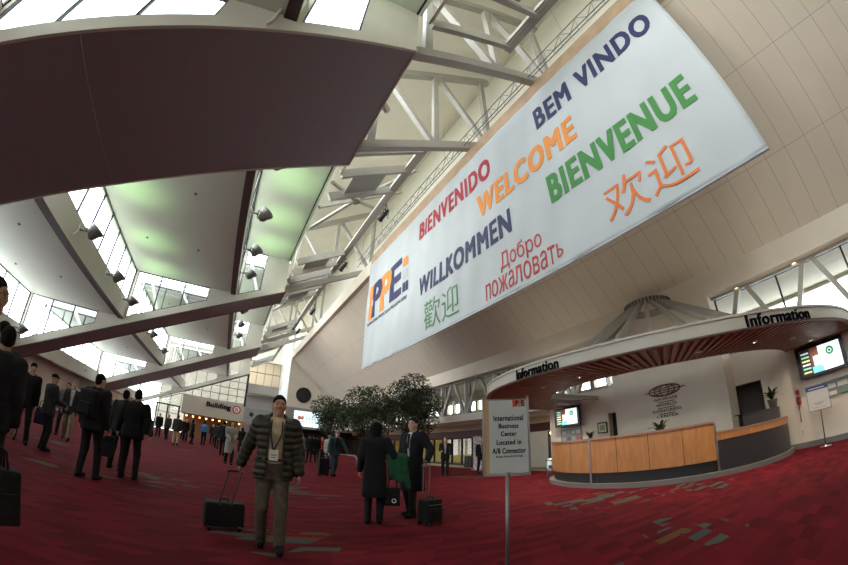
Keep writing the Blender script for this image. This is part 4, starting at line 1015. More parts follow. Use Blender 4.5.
# ------------------------------------------------------------------ figures: one continuous skin from blended shapes, clothes as parts
def smin(a, b, k):
    h = np.clip(.5+.5*(b-a)/k, 0, 1); return b*(1-h)+a*h-k*h*(1-h)
class Shape:
    def __init__(s): s.pr = []; s.cuts = []
    def cap(s, a, b, ra, rb=None, k=.03, q=0.):
        s.pr.append(('c', np.array(a,float), np.array(b,float), ra, ra if rb is None else rb, k, q)); return s
    def ell(s, c, r, k=.03, yaw=0., pitch=0.):
        s.pr.append(('e', np.array(c,float), np.array(r,float), yaw, pitch, k, 0)); return s
    def loft(s, secs, k=.03, q=0.):
        """secs: (z, cx, cy, rx, ry) rising"""
        s.pr.append(('l', np.array(secs,float), None, 0, 0, k, q)); return s
    def cut(s, f): s.cuts.append(f); return s
    def mesh(s, vox):
        lo, hi = np.full(3, 1e9), np.full(3, -1e9); bb = []
        for p in s.pr:
            if p[0] == 'c': r = max(p[3], p[4]); l, h = np.minimum(p[1],p[2])-r, np.maximum(p[1],p[2])+r
            elif p[0] == 'e': r = p[2].max(); l, h = p[1]-r, p[1]+r
            else:
                S = p[1]; l = np.array([(S[:,1]-S[:,3]).min(), (S[:,2]-S[:,4]).min(), S[0,0]]); h = np.array([(S[:,1]+S[:,3]).max(), (S[:,2]+S[:,4]).max(), S[-1,0]])
            bb.append((l, h)); lo = np.minimum(lo, l); hi = np.maximum(hi, h)
        lo -= vox*3; hi += vox*3
        n = np.ceil((hi-lo)/vox).astype(int)+1
        F = np.full(n, .5, np.float32)
        ax = [lo[i]+vox*np.arange(n[i]) for i in range(3)]
        for p, (l, h) in zip(s.pr, bb):
            m = p[5]+vox*3+abs(p[6])
            i0 = np.maximum(((l-m-lo)/vox).astype(int), 0); i1 = np.minimum(((h+m-lo)/vox).astype(int)+2, n)
            sl = tuple(slice(i0[i], i1[i]) for i in range(3))
            X, Y, Z = np.meshgrid(ax[0][sl[0]], ax[1][sl[1]], ax[2][sl[2]], indexing='ij')
            if p[0] == 'c':
                a, b = p[1], p[2]; d = b-a; L2 = max(d@d, 1e-9)
                t = np.clip(((X-a[0])*d[0]+(Y-a[1])*d[1]+(Z-a[2])*d[2])/L2, 0, 1)
                D = np.sqrt((X-a[0]-t*d[0])**2+(Y-a[1]-t*d[1])**2+(Z-a[2]-t*d[2])**2)-(p[3]+t*(p[4]-p[3]))
                if p[6]: D = D-p[6]*(np.abs(np.sin(t*math.sqrt(L2)*PI/.07))-.5)
            elif p[0] == 'e':
                x, y, z = X-p[1][0], Y-p[1][1], Z-p[1][2]
                c, si = math.cos(p[3]), math.sin(p[3]); x, y = x*c+y*si, -x*si+y*c
                c, si = math.cos(p[4]), math.sin(p[4]); y, z = y*c+z*si, -y*si+z*c
                r = p[2]; k0 = np.sqrt((x/r[0])**2+(y/r[1])**2+(z/r[2])**2); k1 = np.sqrt((x/r[0]**2)**2+(y/r[1]**2)**2+(z/r[2]**2)**2)
                D = k0*(k0-1)/np.maximum(k1, 1e-6)
            else:
                S = p[1]; zz = np.clip(Z, S[0,0], S[-1,0])
                cx, cy, rx, ry = [np.interp(zz, S[:,0], S[:,j]) for j in (1,2,3,4)]
                e = ((np.abs(X-cx)/rx)**2.3+(np.abs(Y-cy)/ry)**2.3)**(1/2.3)
                D = (e-1)*np.minimum(rx, ry)
                if p[6]: D = D-p[6]*(np.abs(np.sin(Z*PI/.075))-.5)
                D = np.maximum(D, np.maximum(S[0,0]-Z, Z-S[-1,0]))
            F[sl] = smin(F[sl], D, p[5])
        if s.cuts:
            X, Y, Z = np.meshgrid(*ax, indexing='ij')
            for f in s.cuts: F = np.maximum(F, f(X, Y, Z))
        F[0]=F[-1]=.5; F[:,0]=F[:,-1]=.5; F[:,:,0]=F[:,:,-1]=.5
        return nets(F, lo, vox)
def nets(F, lo, vox):
    S = F < 0
    c = [(i,j,k) for i in (0,1) for j in (0,1) for k in (0,1)]
    sh = tuple(np.array(F.shape)-1)
    def sub(A, o): return A[o[0]:o[0]+sh[0], o[1]:o[1]+sh[1], o[2]:o[2]+sh[2]]
    cnt = sum(sub(S, o).astype(np.int8) for o in c)
    act = (cnt > 0) & (cnt < 8); ijk = np.argwhere(act); idx = np.full(sh, -1, np.int64); idx[act] = np.arange(len(ijk))
    P = np.zeros((len(ijk),3)); W = np.zeros(len(ijk))
    for a in c:
        for d in range(3):
            if a[d]: continue
            b = list(a); b[d] = 1
            fa = F[tuple((ijk+a).T)]; fb = F[tuple((ijk+b).T)]; mk = (fa < 0) != (fb < 0)
            t = np.where(mk, fa/np.where(mk, fa-fb, 1), 0)
            p = np.array(a, float)[None] + np.zeros((len(ijk),3)); p[:, d] += t
            P[mk] += p[mk]; W[mk] += 1
    V = lo+(ijk+P/W[:,None])*vox
    Q = []
    for d in range(3):
        u, v = (d+1)%3, (d+2)%3
        s0 = [slice(None)]*3; s1 = [slice(None)]*3; s0[d] = slice(0,-1); s1[d] = slice(1,None)
        ed = S[tuple(s0)] != S[tuple(s1)]; E = np.argwhere(ed)
        E = E[(E[:,u] > 0) & (E[:,v] > 0) & (E[:,u] < sh[u]) & (E[:,v] < sh[v])]
        if not len(E): continue
        def cell(du, dv):
            q = E.copy(); q[:,u] += du; q[:,v] += dv; return idx[tuple(q.T)]
        quad = np.stack([cell(-1,-1), cell(0,-1), cell(0,0), cell(-1,0)], 1)
        inn = S[tuple(E.T)]; quad[~inn] = quad[~inn][:, ::-1]; Q.append(quad)
    Q = np.concatenate(Q); Q = Q[(Q >= 0).all(1)]
    # one light smoothing pass
    acc = np.zeros_like(V); w = np.zeros(len(V))
    for a, b in ((0,1),(1,2),(2,3),(3,0)):
        np.add.at(acc, Q[:,a], V[Q[:,b]]); np.add.at(acc, Q[:,b], V[Q[:,a]]); np.add.at(w, Q[:,a], 1); np.add.at(w, Q[:,b], 1)
    V = V*.5+.5*acc/np.maximum(w,1)[:,None]
    return V, Q
def shape_obj(name, s, vox, m, parent=None):
    V, Q = s.mesh(vox)
    me = bpy.data.meshes.new(name); me.vertices.add(len(V)); me.vertices.foreach_set('co', V.astype(np.float32).ravel())
    me.loops.add(len(Q)*4); me.loops.foreach_set('vertex_index', Q.astype(np.int32).ravel())
    me.polygons.add(len(Q)); me.polygons.foreach_set('loop_start', np.arange(len(Q), dtype=np.int32)*4)
    me.update(calc_edges=True); me.validate(); me.shade_smooth(); me.materials.append(m)
    o = bpy.data.objects.new(name, me); COL.objects.link(o)
    if parent: o.parent = parent
    return o
def v3(*a): return np.array(a, float)
def ik(a, c, l1, l2, pole):
    """middle joint of a two-bone limb from a to c, bending towards pole; c is pulled in when out of reach"""
    d = c-a; L = np.linalg.norm(d)
    if L > (l1+l2)*.995: c = a+d/L*(l1+l2)*.995; d = c-a; L = np.linalg.norm(d)
    x = (l1*l1-l2*l2+L*L)/(2*L); h = math.sqrt(max(l1*l1-x*x, 0)); u = d/L
    p = pole-u*(pole@u); p /= max(np.linalg.norm(p), 1e-6)
    return a+u*x+p*h, c
SKIN = mat('skin_warm', (.36,.20,.13), .55); SKINL = mat('skin_light', (.48,.30,.22), .55)
HAIRB = mat('hair_black', (.010,.008,.007), .85, var=.3, scale=60, spec=.1); HAIRG = mat('hair_grey', (.16,.15,.14), .6, var=.3, scale=60); HAIRBR = mat('hair_brown', (.035,.02,.013), .8, var=.3, scale=60, spec=.1)
SHOE = mat('shoe_black', (.007,.006,.006), .7, spec=.2)
def cloth(name, c, rough=.85): return mat(name, c, rough, var=.22, scale=14, bump=.25, spec=.2)
DKS = cloth('suit_black', (.012,.012,.014)); DKN = cloth('coat_navy', (.012,.012,.016)); DKG = cloth('jacket_charcoal', (.026,.026,.027)); TRK = cloth('trousers_black', (.012,.012,.013))
def hand(s, W, d, n, side, curl, k=.007):
    """five fingers on a palm; d along the hand, n out of the palm, side towards the thumb"""
    d = d/np.linalg.norm(d); n = n-d*(n@d); n /= np.linalg.norm(n); t = np.cross(d, n); t = t*(1 if t@side > 0 else -1)
    for o in (-.024, -.008, .008, .024): s.cap(W+d*.005+t*o*.7, W+d*.085+t*o, .015, .012, k=.02)
    for o, L in ((-.029,.062),(-.010,.078),(.010,.084),(.029,.074)):
        b = W+d*.085+t*o; c1 = math.cos(curl*.7); s1 = math.sin(curl*.7); m = b+(d*c1+n*s1)*L*.5; c2 = math.cos(curl*1.7); s2 = math.sin(curl*1.7)
        s.cap(b, m, .0095, .009, k=k); s.cap(m, m+(d*c2+n*s2)*L*.5, .009, .0075, k=k)
    b = W+d*.02+t*.024; m = b+d*.035+t*.026+n*.012; s.cap(b, m, .013, .011, k=.012); s.cap(m, m+d*.035+n*(.012+.012*curl)+t*(.004-.012*curl), .0105, .0085, k=k)
def person(label, pos, face, h=1.75, w=1., lean=0., feet=((-.10,.02,0),(.10,-.02,0)), hands=(None,None), head=(0,0), outfit='jacket', top=DKG, legs=TRK, shirt=None, hair='short', hairm=HAIRB, skin=SKIN, vox=.016, open_front=0., curl=(.5,.5), scarf=None, shoes=SHOE, group=None, glasses=False, world_hands=True):
    sc = h/1.75; rz = math.atan2(-face[0], face[1]); cr, sr = math.cos(-rz), math.sin(-rz)
    def toloc(p): x, y = p[0]-pos[0], p[1]-pos[1]; return v3((x*cr-y*sr)/sc, (x*sr+y*cr)/sc, p[2]/sc)
    hx = (feet[0][0]+feet[1][0])/2; sy = lean; 
    hipz = .915
    sp_ = lambda z: lean*max(0, (z-.95)/.5)          # forward lean of the trunk at height z
    # joints
    J = {}
    for i, sgn in ((0,-1),(1,1)):
        hip = v3(sgn*.088*w, 0, hipz); f = feet[i]; ank = v3(f[0], f[1], .09+f[2])
        kn, ank = ik(hip, ank, .425, .415, v3(sgn*.12, 1, 0)); J['leg%d' % i] = (hip, kn, ank)
        shd = v3(sgn*.188*w, sp_(1.42)-.01, 1.425)
        hd = hands[i]
        wr = v3(sgn*.25*w, .04+sp_(1.2)*.6, .83) if hd is None else (toloc(hd) if world_hands else v3(*hd))
        el, wr = ik(shd, wr, .285, .255, v3(sgn*.35, -1, -.25)); J['arm%d' % i] = (shd, el, wr)
    hy = sp_(1.6)+.015; yaw, pit = head
    hc = v3(0, hy+.02*math.sin(-pit), 1.628-.03*abs(pit)*(lean > .1))
    def HP(x, y, z):                                  # head-local to figure-local
        c, s_ = math.cos(pit), math.sin(pit); y, z = y*c-z*s_, y*s_+z*c
        c, s_ = math.cos(yaw), math.sin(yaw); return hc+v3(x*c-y*s_, x*s_+y*c, z)
    # the body
    b = Shape()
    def torso(t=0., z0=.82, z1=1.47):
        S = [(.80,.150,.105),(.90,.170,.118),(.98,.168,.115),(1.08,.148,.102),(1.2,.158,.110),(1.32,.178,.118),(1.40,.175,.102),(1.45,.13,.082),(1.49,.07,.06)]
        out = [(z, 0, sp_(z), (rx+t)*w, ry+t) for z, rx, ry in S if z0 <= z <= z1+.03]
        return out
    b.loft(torso(), k=.04)
    for i in (0,1):
        a, m, c = J['leg%d' % i]; b.cap(a, m, .082, .056, k=.05); b.cap(m, c, .055, .036, k=.03)
        y = feet[i][2]; ft = v3(0,.14,-.045-(.03 if y > .03 else 0)); b.cap(c+v3(0,-.02,-.04), c+ft, .036, .028, k=.02)
        a, m, c = J['arm%d' % i]; b.cap(a, m, .054, .040, k=.05); b.cap(m, c, .039, .026, k=.02)
        fd = c-m; fd /= np.linalg.norm(fd); sgn = -1 if i == 0 else 1
        dn = fd*.75+v3(0,.02,-.6) if fd[2] < .2 else fd; inw = v3(-sgn,.15,0); hand(b, c, dn, inw, v3(0,1,.2), curl[i])
    b.cap(v3(0, sp_(1.44)-.005, 1.43), hc+v3(0,-.015,-.06), .060, .052, k=.04)
    b.ell(HP(0,-.012,.03), (.074,.093,.092), k=.03, yaw=yaw, pitch=pit); b.ell(HP(0,.012,-.045), (.058,.070,.072), k=.04, yaw=yaw, pitch=pit)
    b.cap(HP(0,.045,-.09), HP(0,.062,-.092), .026, k=.03)
    b.cap(HP(0,.083,.025), HP(0,.100,-.014), .009, .012, k=.016); b.cap(HP(-.011,.089,-.018), HP(.011,.089,-.018), .008, k=.01)
    for sgn in (-1,1):
        b.ell(HP(sgn*.075,-.004,-.005), (.011,.024,.034), k=.012, yaw=yaw); b.ell(HP(sgn*.036,.062,-.022), (.026,.024,.024), k=.03, yaw=yaw)
    b.cap(HP(-.035,.078,.035), HP(.035,.078,.035), .012, k=.02)
    root = shape_obj('person', b, vox, skin)
    root.location = pos; root.rotation_euler = (0,0,rz); root.scale = (sc,)*3; tag(root, label, 'person', group)
    # trousers
    def sk(nm, s, m): return shape_obj(nm, s, vox, m, root)
    if outfit != 'none':
        t = Shape(); t.loft([(z,x,y,rx,ry) for z,x,y,rx,ry in torso(.014,.8,1.0)]+[(1.06,0,sp_(1.06),.162*w,.116)], k=.04)
        for i in (0,1):
            a, m, c = J['leg%d' % i]; t.cap(a, m, .099, .075, k=.05); t.cap(m, c+v3(0,0,-.015), .073, .062, k=.03)
        t.cut(lambda X,Y,Z: .04-Z); sk('trousers', t, legs)
    for i in (0,1):
        a, m, c = J['leg%d' % i]; s = Shape(); z = c[2]-.09
        tip = v3(0,.165,-.055-(.02 if z > .03 else 0)); hl = c+v3(0,-.045,-.052); s.cap(hl, c+v3(0,.03,-.043), .046, .052, k=.02); s.cap(c+v3(0,.03,-.047), c+tip, .052, .040, k=.02); s.cap(c+v3(0,-.02,-.04), c+v3(0,-.01,.02), .054, k=.02)
        s.cut(lambda X,Y,Z,z=z: (.004+min(z,.0)-Z)); sk('shoe', s, shoes)
    # shirt under an open front
    if shirt is not None:
        s = Shape(); s.loft(torso(.016,.95,1.47), k=.03); s.cap(v3(0,sp_(1.45),1.44), v3(0,sp_(1.5)+.0,1.515), .066, .062, k=.02)
        sk('shirt', s, shirt)
    # upper garment
    g = Shape(); q = .012 if outfit == 'puffer' else 0.
    T = {'puffer': .046, 'coat': .032, 'jacket': .034, 'suit': .028, 'shirt': .018}[outfit]; ra = {'puffer': .030, 'coat': .024, 'jacket': .024, 'suit': .020, 'shirt': .013}[outfit]
    z0 = {'puffer': .80, 'coat': .46, 'jacket': .80, 'suit': .76, 'shirt': .92}[outfit]
    up = [s_ for s_ in torso(T, .95, 1.47)]
    if outfit == 'coat': lo_ = [(.46,0,0,.225*w,.175),(.7,0,0,.215*w,.160),(.88,0,0,.205*w,.150)]
    elif outfit == 'shirt': lo_ = []
    else: lo_ = [(z0,0,0,(.178+T)*w,.122+T),(.88,0,0,(.174+T)*w,.12+T)]
    g.loft(lo_+up, k=.045, q=q)
    for i in (0,1):
        a, m, c = J['arm%d' % i]; g.cap(a, m, .060+ra, .048+ra, k=.05, q=q); g.cap(m, c-(c-m)*.04, .048+ra, .036+ra*.9, k=.02, q=q)
    g.cap(v3(-.06,sp_(1.46)-.015,1.47), v3(.06,sp_(1.46)-.015,1.47), .055, k=.05)
    if outfit == 'puffer': g.cap(v3(-.05,sp_(1.5)-.02,1.50), v3(.05,sp_(1.5)-.02,1.50), .055, k=.03)
    if outfit != 'shirt': g.cut(lambda X,Y,Z: -np.maximum(np.sqrt(X**2+(Y-sp_(1.5)-.03)**2)-.062, 1.44-Z))
    if open_front:
        zb = z0-.02 if outfit == 'puffer' else 1.02
        def fr(X,Y,Z):
            wx = open_front*np.clip(.35+.65*(Z-zb)/(1.45-zb), .0, 1) if outfit != 'puffer' else open_front*(1-.15*(Z-1.1))
            return -np.maximum(np.maximum(np.abs(X)-wx, .03-(Y-lean*np.clip((Z-.95)/.5,0,2))), zb-Z)
        g.cut(fr)
    sk({'puffer':'puffer_jacket','coat':'long_coat','jacket':'jacket','suit':'suit_jacket','shirt':'shirt'}[outfit], g, top)
    # hair
    if hair:
        hs = Shape()
        def lc(X,Y,Z):
            x, y, z = X-hc[0], Y-hc[1], Z-hc[2]; c, s_ = math.cos(-yaw), math.sin(-yaw); x, y = x*c-y*s_, x*s_+y*c
            c, s_ = math.cos(-pit), math.sin(-pit); return x, y*c-z*s_, y*s_+z*c
        if hair in ('short','bald'):
            hs.ell(HP(0,-.016,.036), (.079,.098,.096), k=.02, yaw=yaw, pitch=pit); hs.ell(HP(0,-.03,-.02), (.0765,.078,.07), k=.02, yaw=yaw, pitch=pit)
            def f(X,Y,Z):
                x, y, z = lc(X,Y,Z); c1 = np.maximum((y*1.15-z-.012)*.65, np.minimum(y-.035, .03-z))
                if hair == 'bald': c1 = np.maximum(c1, (z-.055))
                return c1
            hs.cut(f)
        elif hair == 'bob':
            hs.ell(HP(0,-.018,.035), (.094,.110,.102), k=.03, yaw=yaw); hs.ell(HP(0,-.035,-.06), (.105,.090,.10), k=.04, yaw=yaw)
            hs.cut(lambda X,Y,Z: np.minimum(lc(X,Y,Z)[1]-.025, .075-lc(X,Y,Z)[2]))
        elif hair == 'cap':
            hs.ell(HP(0,-.01,.045), (.086,.104,.085), k=.02, yaw=yaw, pitch=pit); hs.cut(lambda X,Y,Z: .028-lc(X,Y,Z)[2])
            hs.cap(HP(-.04,.10,.04), HP(.04,.10,.04), .014, k=.03); hs.cap(HP(-.03,.14,.03), HP(.03,.14,.03), .010, k=.03)
        sk('cap' if hair == 'cap' else 'hair', hs, hairm)
    if vox < .0135:
        eyew = mat('eye_white', (.15,.12,.10), .4); iris = mat('eye_dark', (.015,.01,.008), .2); lip = mat('lip', (.32,.15,.115), .5)
        for sgn in (-1,1):
            bm = B(); bmesh.ops.create_uvsphere(bm, u_segments=12, v_segments=8, radius=.0125, matrix=Matrix.Translation(Vector(HP(sgn*.032,.0745,.010)))); e = obj('eye', bm, eyew, root, True)
            bm = B(); bmesh.ops.create_uvsphere(bm, u_segments=10, v_segments=6, radius=.0062, matrix=Matrix.Translation(Vector(HP(sgn*.032,.0825,.010)))); obj('iris', bm, iris, e, True)
            bm = B(); tube(bm, [HP(sgn*.015,.088,.031), HP(sgn*.034,.084,.036), HP(sgn*.052,.070,.030)], .0042, 6); obj('eyebrow', bm, hairm, root, True)
        bm = B(); tube(bm, [HP(-.024,.070,-.057), HP(-.010,.0785,-.055), HP(0,.0795,-.056), HP(.010,.0785,-.055), HP(.024,.070,-.057)], [.003,.0055,.006,.0055,.003], 8); obj('mouth', bm, lip, root, True)
    if glasses:
        bm = B()
        for sgn in (-1,1): tube(bm, [HP(sgn*.034+.024*math.cos(a), .094, .010+.018*math.sin(a)) for a in np.linspace(0,2*PI,17)], .0022, 5); tube(bm, [HP(sgn*.058,.092,.014), HP(sgn*.078,.02,.012)], .0022, 5)
        tube(bm, [HP(-.012,.095,.012), HP(.012,.095,.012)], .0022, 5); obj('glasses', bm, BLACK, root, True)
    root['_hc'] = [float(x) for x in hc]; root['_lean'] = lean; del root['_hc']; del root['_lean']
    return root
def strap(root, pts, wd, m, name='strap'):
    bm = B()
    for a, b in zip(pts, pts[1:]): bar(bm, a, b, wd, .006, up=(0,1,0))
    return obj(name, bm, m, root)
BAGM = cloth('bag_black', (.010,.010,.011), .7)
def roller(label, pos, face, w=.34, h=.46, d=.22, handle=None, tilt=0., group=None):
    """a wheeled bag; handle: world point of the grip"""
    rz = math.atan2(-face[0], face[1])
    t = thing('rolling_bag', label, 'suitcase', pos, rz, group)
    c, s_ = math.cos(-rz), math.sin(-rz)
    bm = B(); box(bm, -w/2, w/2, -d/2, d/2, .05, h); obj('bag_body', bm, BAGM, t, bevel=.035)
    bm = B(); box(bm, -w/2+.03, w/2-.03, -d/2-.035, -d/2+.01, .09, h*.66); obj('front_pocket', bm, BAGM, t, bevel=.02)
    bm = B(); tube(bm, [(-.06,0,h-.01),(-.05,0,h+.035),(.05,0,h+.035),(.06,0,h-.01)], .012, 8); obj('grab_handle', bm, BLACK, t, True)
    for sx in (-1,1):
        bm = B(); tube(bm, [(sx*w*.38-.015,d/2-.02,.04),(sx*w*.38+.015,d/2-.02,.04)], .04, 16); obj('wheel', bm, BLACKG, t, True)
    bm = B(); box(bm, -w/2+.02, -w/2+.06, -d/2-.02, -d/2+.02, 0, .06); obj('foot_bar', bm, BLACK, t)
    bm = B(); box(bm, w/2-.06, w/2-.02, -d/2-.02, -d/2+.02, 0, .06); obj('foot_bar', bm, BLACK, t)
    bm = B()
    tube(bm, [(-w/2+.02, -d/2-.003, h*.8),(w/2-.02, -d/2-.003, h*.8)], .004, 5); obj('zip', bm, GREYP, t)
    if handle is not None:
        x, y = handle[0]-pos[0], handle[1]-pos[1]; g = Vector((x*c-y*s_, x*s_+y*c, handle[2]-pos[2]))
        bm = B()
        for sx in (-.075,.075): tube(bm, [(sx, d/2-.03, h-.05), (g.x+sx, g.y, g.z)], .008, 8)
        obj('telescopic_rods', bm, DARKSTEEL, t, True)
        bm = B(); tube(bm, [(g.x-.09, g.y, g.z-.005),(g.x-.06,g.y,g.z+.008),(g.x+.06,g.y,g.z+.008),(g.x+.09,g.y,g.z-.005)], .014, 10); obj('grip', bm, BLACK, t, True)
    return t
def handbag(name, label, pos, rz, w, h, d, m, grip=.16, group=None):
    t = thing(name, label, 'bag', pos, rz, group)
    bm = B(); prism(bm, [(-w/2,0),(w/2,0),(w/2*.9,h),(-w/2*.9,h)], -d/2, d/2); obj('bag_body', bm, m, t, bevel=.03)
    for sy in (-d*.25, d*.25):
        bm = B(); tube(bm, [(-w*.25,sy,h-.02),(-w*.2,sy*.6,h+grip*.7),(0,0,h+grip),(w*.2,sy*.6,h+grip*.7),(w*.25,sy,h-.02)], .010, 8); obj('handle', bm, m, t, True)
    bm = B(); box(bm, -w*.4, w*.4, -d/2-.012, -d/2+.02, h*.15, h*.6); obj('outer_pocket', bm, m, t, bevel=.01)
    return t
def backpack(root, m, side=-1, sc=1.):
    bm = B(); box(bm, -.16*sc, .16*sc, -.33*sc, -.14, 1.0, 1.45); return obj('backpack', bm, m, root, bevel=.06)
# ------------------------------------------------------------------ the people
PUF = cloth('puffer_olive', (.032,.029,.021), .5); KHK = cloth('shirt_khaki', (.40,.32,.20)); TRT = cloth('trousers_taupe', (.085,.068,.052))
m1p = (.55, 4.36, 0)
m1 = person('man in a dark puffer jacket over a khaki shirt walking forward with a badge', m1p, (-.10,-1), 1.73, 1.02,
    feet=((-.10,.14,0),(.10,-.10,.02)), hands=((.84,4.30,.80),(.17,4.55,.84)), head=(.10,0), outfit='puffer', top=PUF, legs=TRT, shirt=KHK, hair='short', hairm=HAIRB, skin=SKIN, vox=.0085, open_front=.088, curl=(.45,1.1))
bm = B(); box(bm, -.17, .17, .105, .13, 1.005, 1.035); obj('belt', bm, BLACK, m1)
bm = B(); bar(bm, (-.055,.10,1.45), (-.055,.155,1.30), .018, .005, (0,1,0)); bar(bm, (-.055,.155,1.30), (.015,.165,1.13), .018, .005, (0,1,0)); bar(bm, (.065,.10,1.45), (.065,.155,1.30), .018, .005, (0,1,0)); bar(bm, (.065,.155,1.30), (.025,.165,1.13), .018, .005, (0,1,0)); obj('lanyard', bm, BLACK, m1)
bm = B(); box(bm, -.035, .065, .160, .165, .985, 1.135); bd = obj('name_badge', bm, mat('badge_white', (.66,.64,.60), .5), m1); bd['label'] = 'white paper badge'
bm = B(); box(bm, -.035, .065, .1655, .167, .99, 1.015); box(bm, -.015, .045, .1655, .167, 1.07, 1.08); box(bm, -.01, .04, .1655, .167, 1.045, 1.053); obj('badge_print', bm, mat('badge_print', (.08,.08,.08), .5), bd)
bm = B(); tube(bm, [(-.075,.14,1.42),(-.08,.155,1.2),(-.078,.16,.95),(-.08,.155,.82)], .006, 6); tube(bm, [(.075,.14,1.42),(.08,.155,1.2),(.078,.16,.95),(.08,.155,.82)], .006, 6); obj('zip', bm, BLACK, m1)
roller('wide black wheeled bag pulled by the man in the puffer jacket', (.05, 5.12, 0), (.15,-1), .50, .36, .26, (.15, 4.62, .80))
# woman with her back turned, green coat over her arm
w1p = (2.33, 5.80, 0)
BLKC = cloth('coat_black', (.010,.010,.012))
w1 = person('woman in a long black coat seen from behind with dark bobbed hair', w1p, (.42,.9), 1.64, .97, feet=((-.10,-.02,0),(.10,.0,0)), hands=((2.14,6.0,.84),(2.68,5.82,.98)), head=(-.3,0), outfit='coat', top=BLKC, hair='bob', hairm=HAIRB, skin=SKINL, vox=.0115, curl=(.5,.9))
gc = Shape(); gc.cap((-.10,0,.36),(.14,.04,.34),.075,.07,k=.05); gc.cap((-.05,.0,.33),(-.07,.03,.02),.085,.05,k=.05); gc.cap((.03,.0,.33),(.06,.02,.0),.08,.075,k=.05); gc.cap((.12,.03,.33),(.20,.05,-.06),.06,.04,k=.04); gc.cap((.18,.05,-.03),(.22,.04,-.14),.045,.03,k=.03)
o = shape_obj('green_coat', gc, .013, cloth('coat_green', (.018,.085,.040))); o.location = (2.62, 5.66, .74); o.rotation_euler = (0,0,-.5); tag(o, 'green coat draped over the arm of the woman in black', 'coat')
hb = handbag('shoulder_bag', 'black bag with a small white mark hanging under the green coat', (2.58, 5.66, .30), -.45, .26, .30, .10, BAGM, .22)
bm = B()
pts = [(.03+.03*math.cos(a), -.075, .09+.03*math.sin(a)) for a in np.linspace(0, 2*PI, 17)]; tube(bm, pts, .006, 5); obj('white_mark', bm, WHITE, hb)
# man in the dark overcoat with his trolley bag
s1p = (3.22, 6.22, 0)
s1 = person('man in a dark overcoat facing left with a hand on his trolley bag', s1p, (-.93,-.38), 1.80, 1.04, feet=((-.09,.08,0),(.10,-.06,0)), hands=((3.28,5.80,1.04),(3.02,6.42,.86)), head=(.15,0), outfit='coat', top=DKN, legs=TRK, shirt=cloth('shirt_pale', (.42,.42,.44)), hair='short', hairm=HAIRBR, skin=SKINL, vox=.0115, open_front=.05, curl=(1.1,.5)) 
bm = B(); bar(bm, (0,.118,1.46), (0,.150,1.20), .05, .008, (0,1,0)); obj('necktie', bm, DKN, s1)
roller('upright black trolley bag standing in front of the man in the dark overcoat', (3.13, 5.42, 0), (-.3,1), .33, .42, .24, (3.25, 5.76, 1.0))
# left side: dark figures close to the viewer
a1 = person('tall man with glasses cut by the photo edge, dark coat, nearest of all', (-1.87, 2.60, 0), (.75,.66), 1.88, 1.05, hands=((-2.1,2.75,.9),(-1.62,2.66,.86)), head=(-.5,.05), outfit='jacket', top=DKS, hair='short', skin=SKIN, vox=.012, glasses=True, curl=(.5,1.2))
handbag('laptop_case', 'big black case held low by the man cut off at the left photo edge', (-1.61, 2.69, .28), .9, .46, .38, .16, BAGM, .16)
person('short haired man in black seen from behind beside the man at the photo edge', (-2.27, 3.62, 0), (-.35,.94), 1.71, 1.05, head=(.2,0), outfit='jacket', top=DKS, hair='short', skin=SKIN, vox=.014)
person('dark haired man mostly hidden behind the short haired man in black', (-2.62, 4.05, 0), (-.5,.85), 1.80, 1., outfit='jacket', top=DKG, hair='short', skin=SKIN, vox=.016)
d3 = person('man in a black jacket looking down, walking left of the woman in the cap', (-4.7, 8.9, 0), (.55,-.85), 1.77, 1., lean=.06, feet=((-.12,.26,0),(.12,-.22,.03)), head=(.1,-.35), outfit='jacket', top=DKS, hair='short', skin=SKINL, vox=.015)
handbag('hand_bag', 'dark blue bag hanging beside the man in black looking down', (-4.28, 8.95, .52), .4, .30, .34, .12, cloth('bag_navy', (.02,.024,.05)), .2)
person('person in a charcoal jacket and dark cap standing with hands held in front', (-4.12, 8.95, 0), (.6,.75), 1.68, 1.0, feet=((-.12,.02,0),(.12,-.05,0)), hands=((-3.98,9.2,1.08),(-3.78,9.05,1.06)), outfit='jacket', top=DKG, hair='cap', hairm=DKS, skin=SKIN, vox=.0145)
person('man in a dark blazer over a white shirt walking, light trousers', (-4.95, 12.3, 0), (.3,-.95), 1.78, 1., feet=((-.10,.24,0),(.10,-.24,.04)), outfit='suit', top=DKG, legs=cloth('trousers_khaki', (.22,.18,.12)), shirt=cloth('shirt_pale', (.42,.42,.44)), open_front=.06, hair='short', hairm=HAIRG, skin=SKINL, vox=.016)
person('man behind the walking blazer man, dark trousers and grey top', (-5.6, 13.4, 0), (.2,-1), 1.74, 1., feet=((-.10,-.2,.02),(.10,.2,0)), outfit='jacket', top=cloth('top_grey', (.10,.10,.105)), hair='short', skin=SKIN, vox=.018)
bp1 = person('man with a big black backpack standing with his back turned', (-2.36, 7.02, 0), (.25,.97), 1.79, 1.06, feet=((-.13,-.05,0),(.14,.08,0)), head=(-.5,0), outfit='jacket', top=DKS, hair='short', skin=SKIN, vox=.012)
backpack(bp1, BAGM); 
bm = B(); box(bm, -.12, .12, -.37, -.31, 1.04, 1.24); obj('backpack_pocket', bm, BAGM, bp1, bevel=.03)
bk = person('man in a black coat seen from behind with a strap bag at his hip', (-1.84, 7.95, 0), (.05,1), 1.74, 1.12, feet=((-.14,0,0),(.13,.04,0)), hands=((-2.2,8.05,.78),(-1.5,8.1,.9)), outfit='jacket', top=DKS, hair='short', skin=SKIN, vox=.012)
bm = B(); box(bm, .22, .36, -.16, .14, .92, 1.22); obj('hip_bag', bm, BAGM, bk, bevel=.03)
strap(bk, [(.30,-.12,1.2),(.16,-.165,1.38),(.05,-.14,1.50)], .04, BAGM, 'bag_strap')
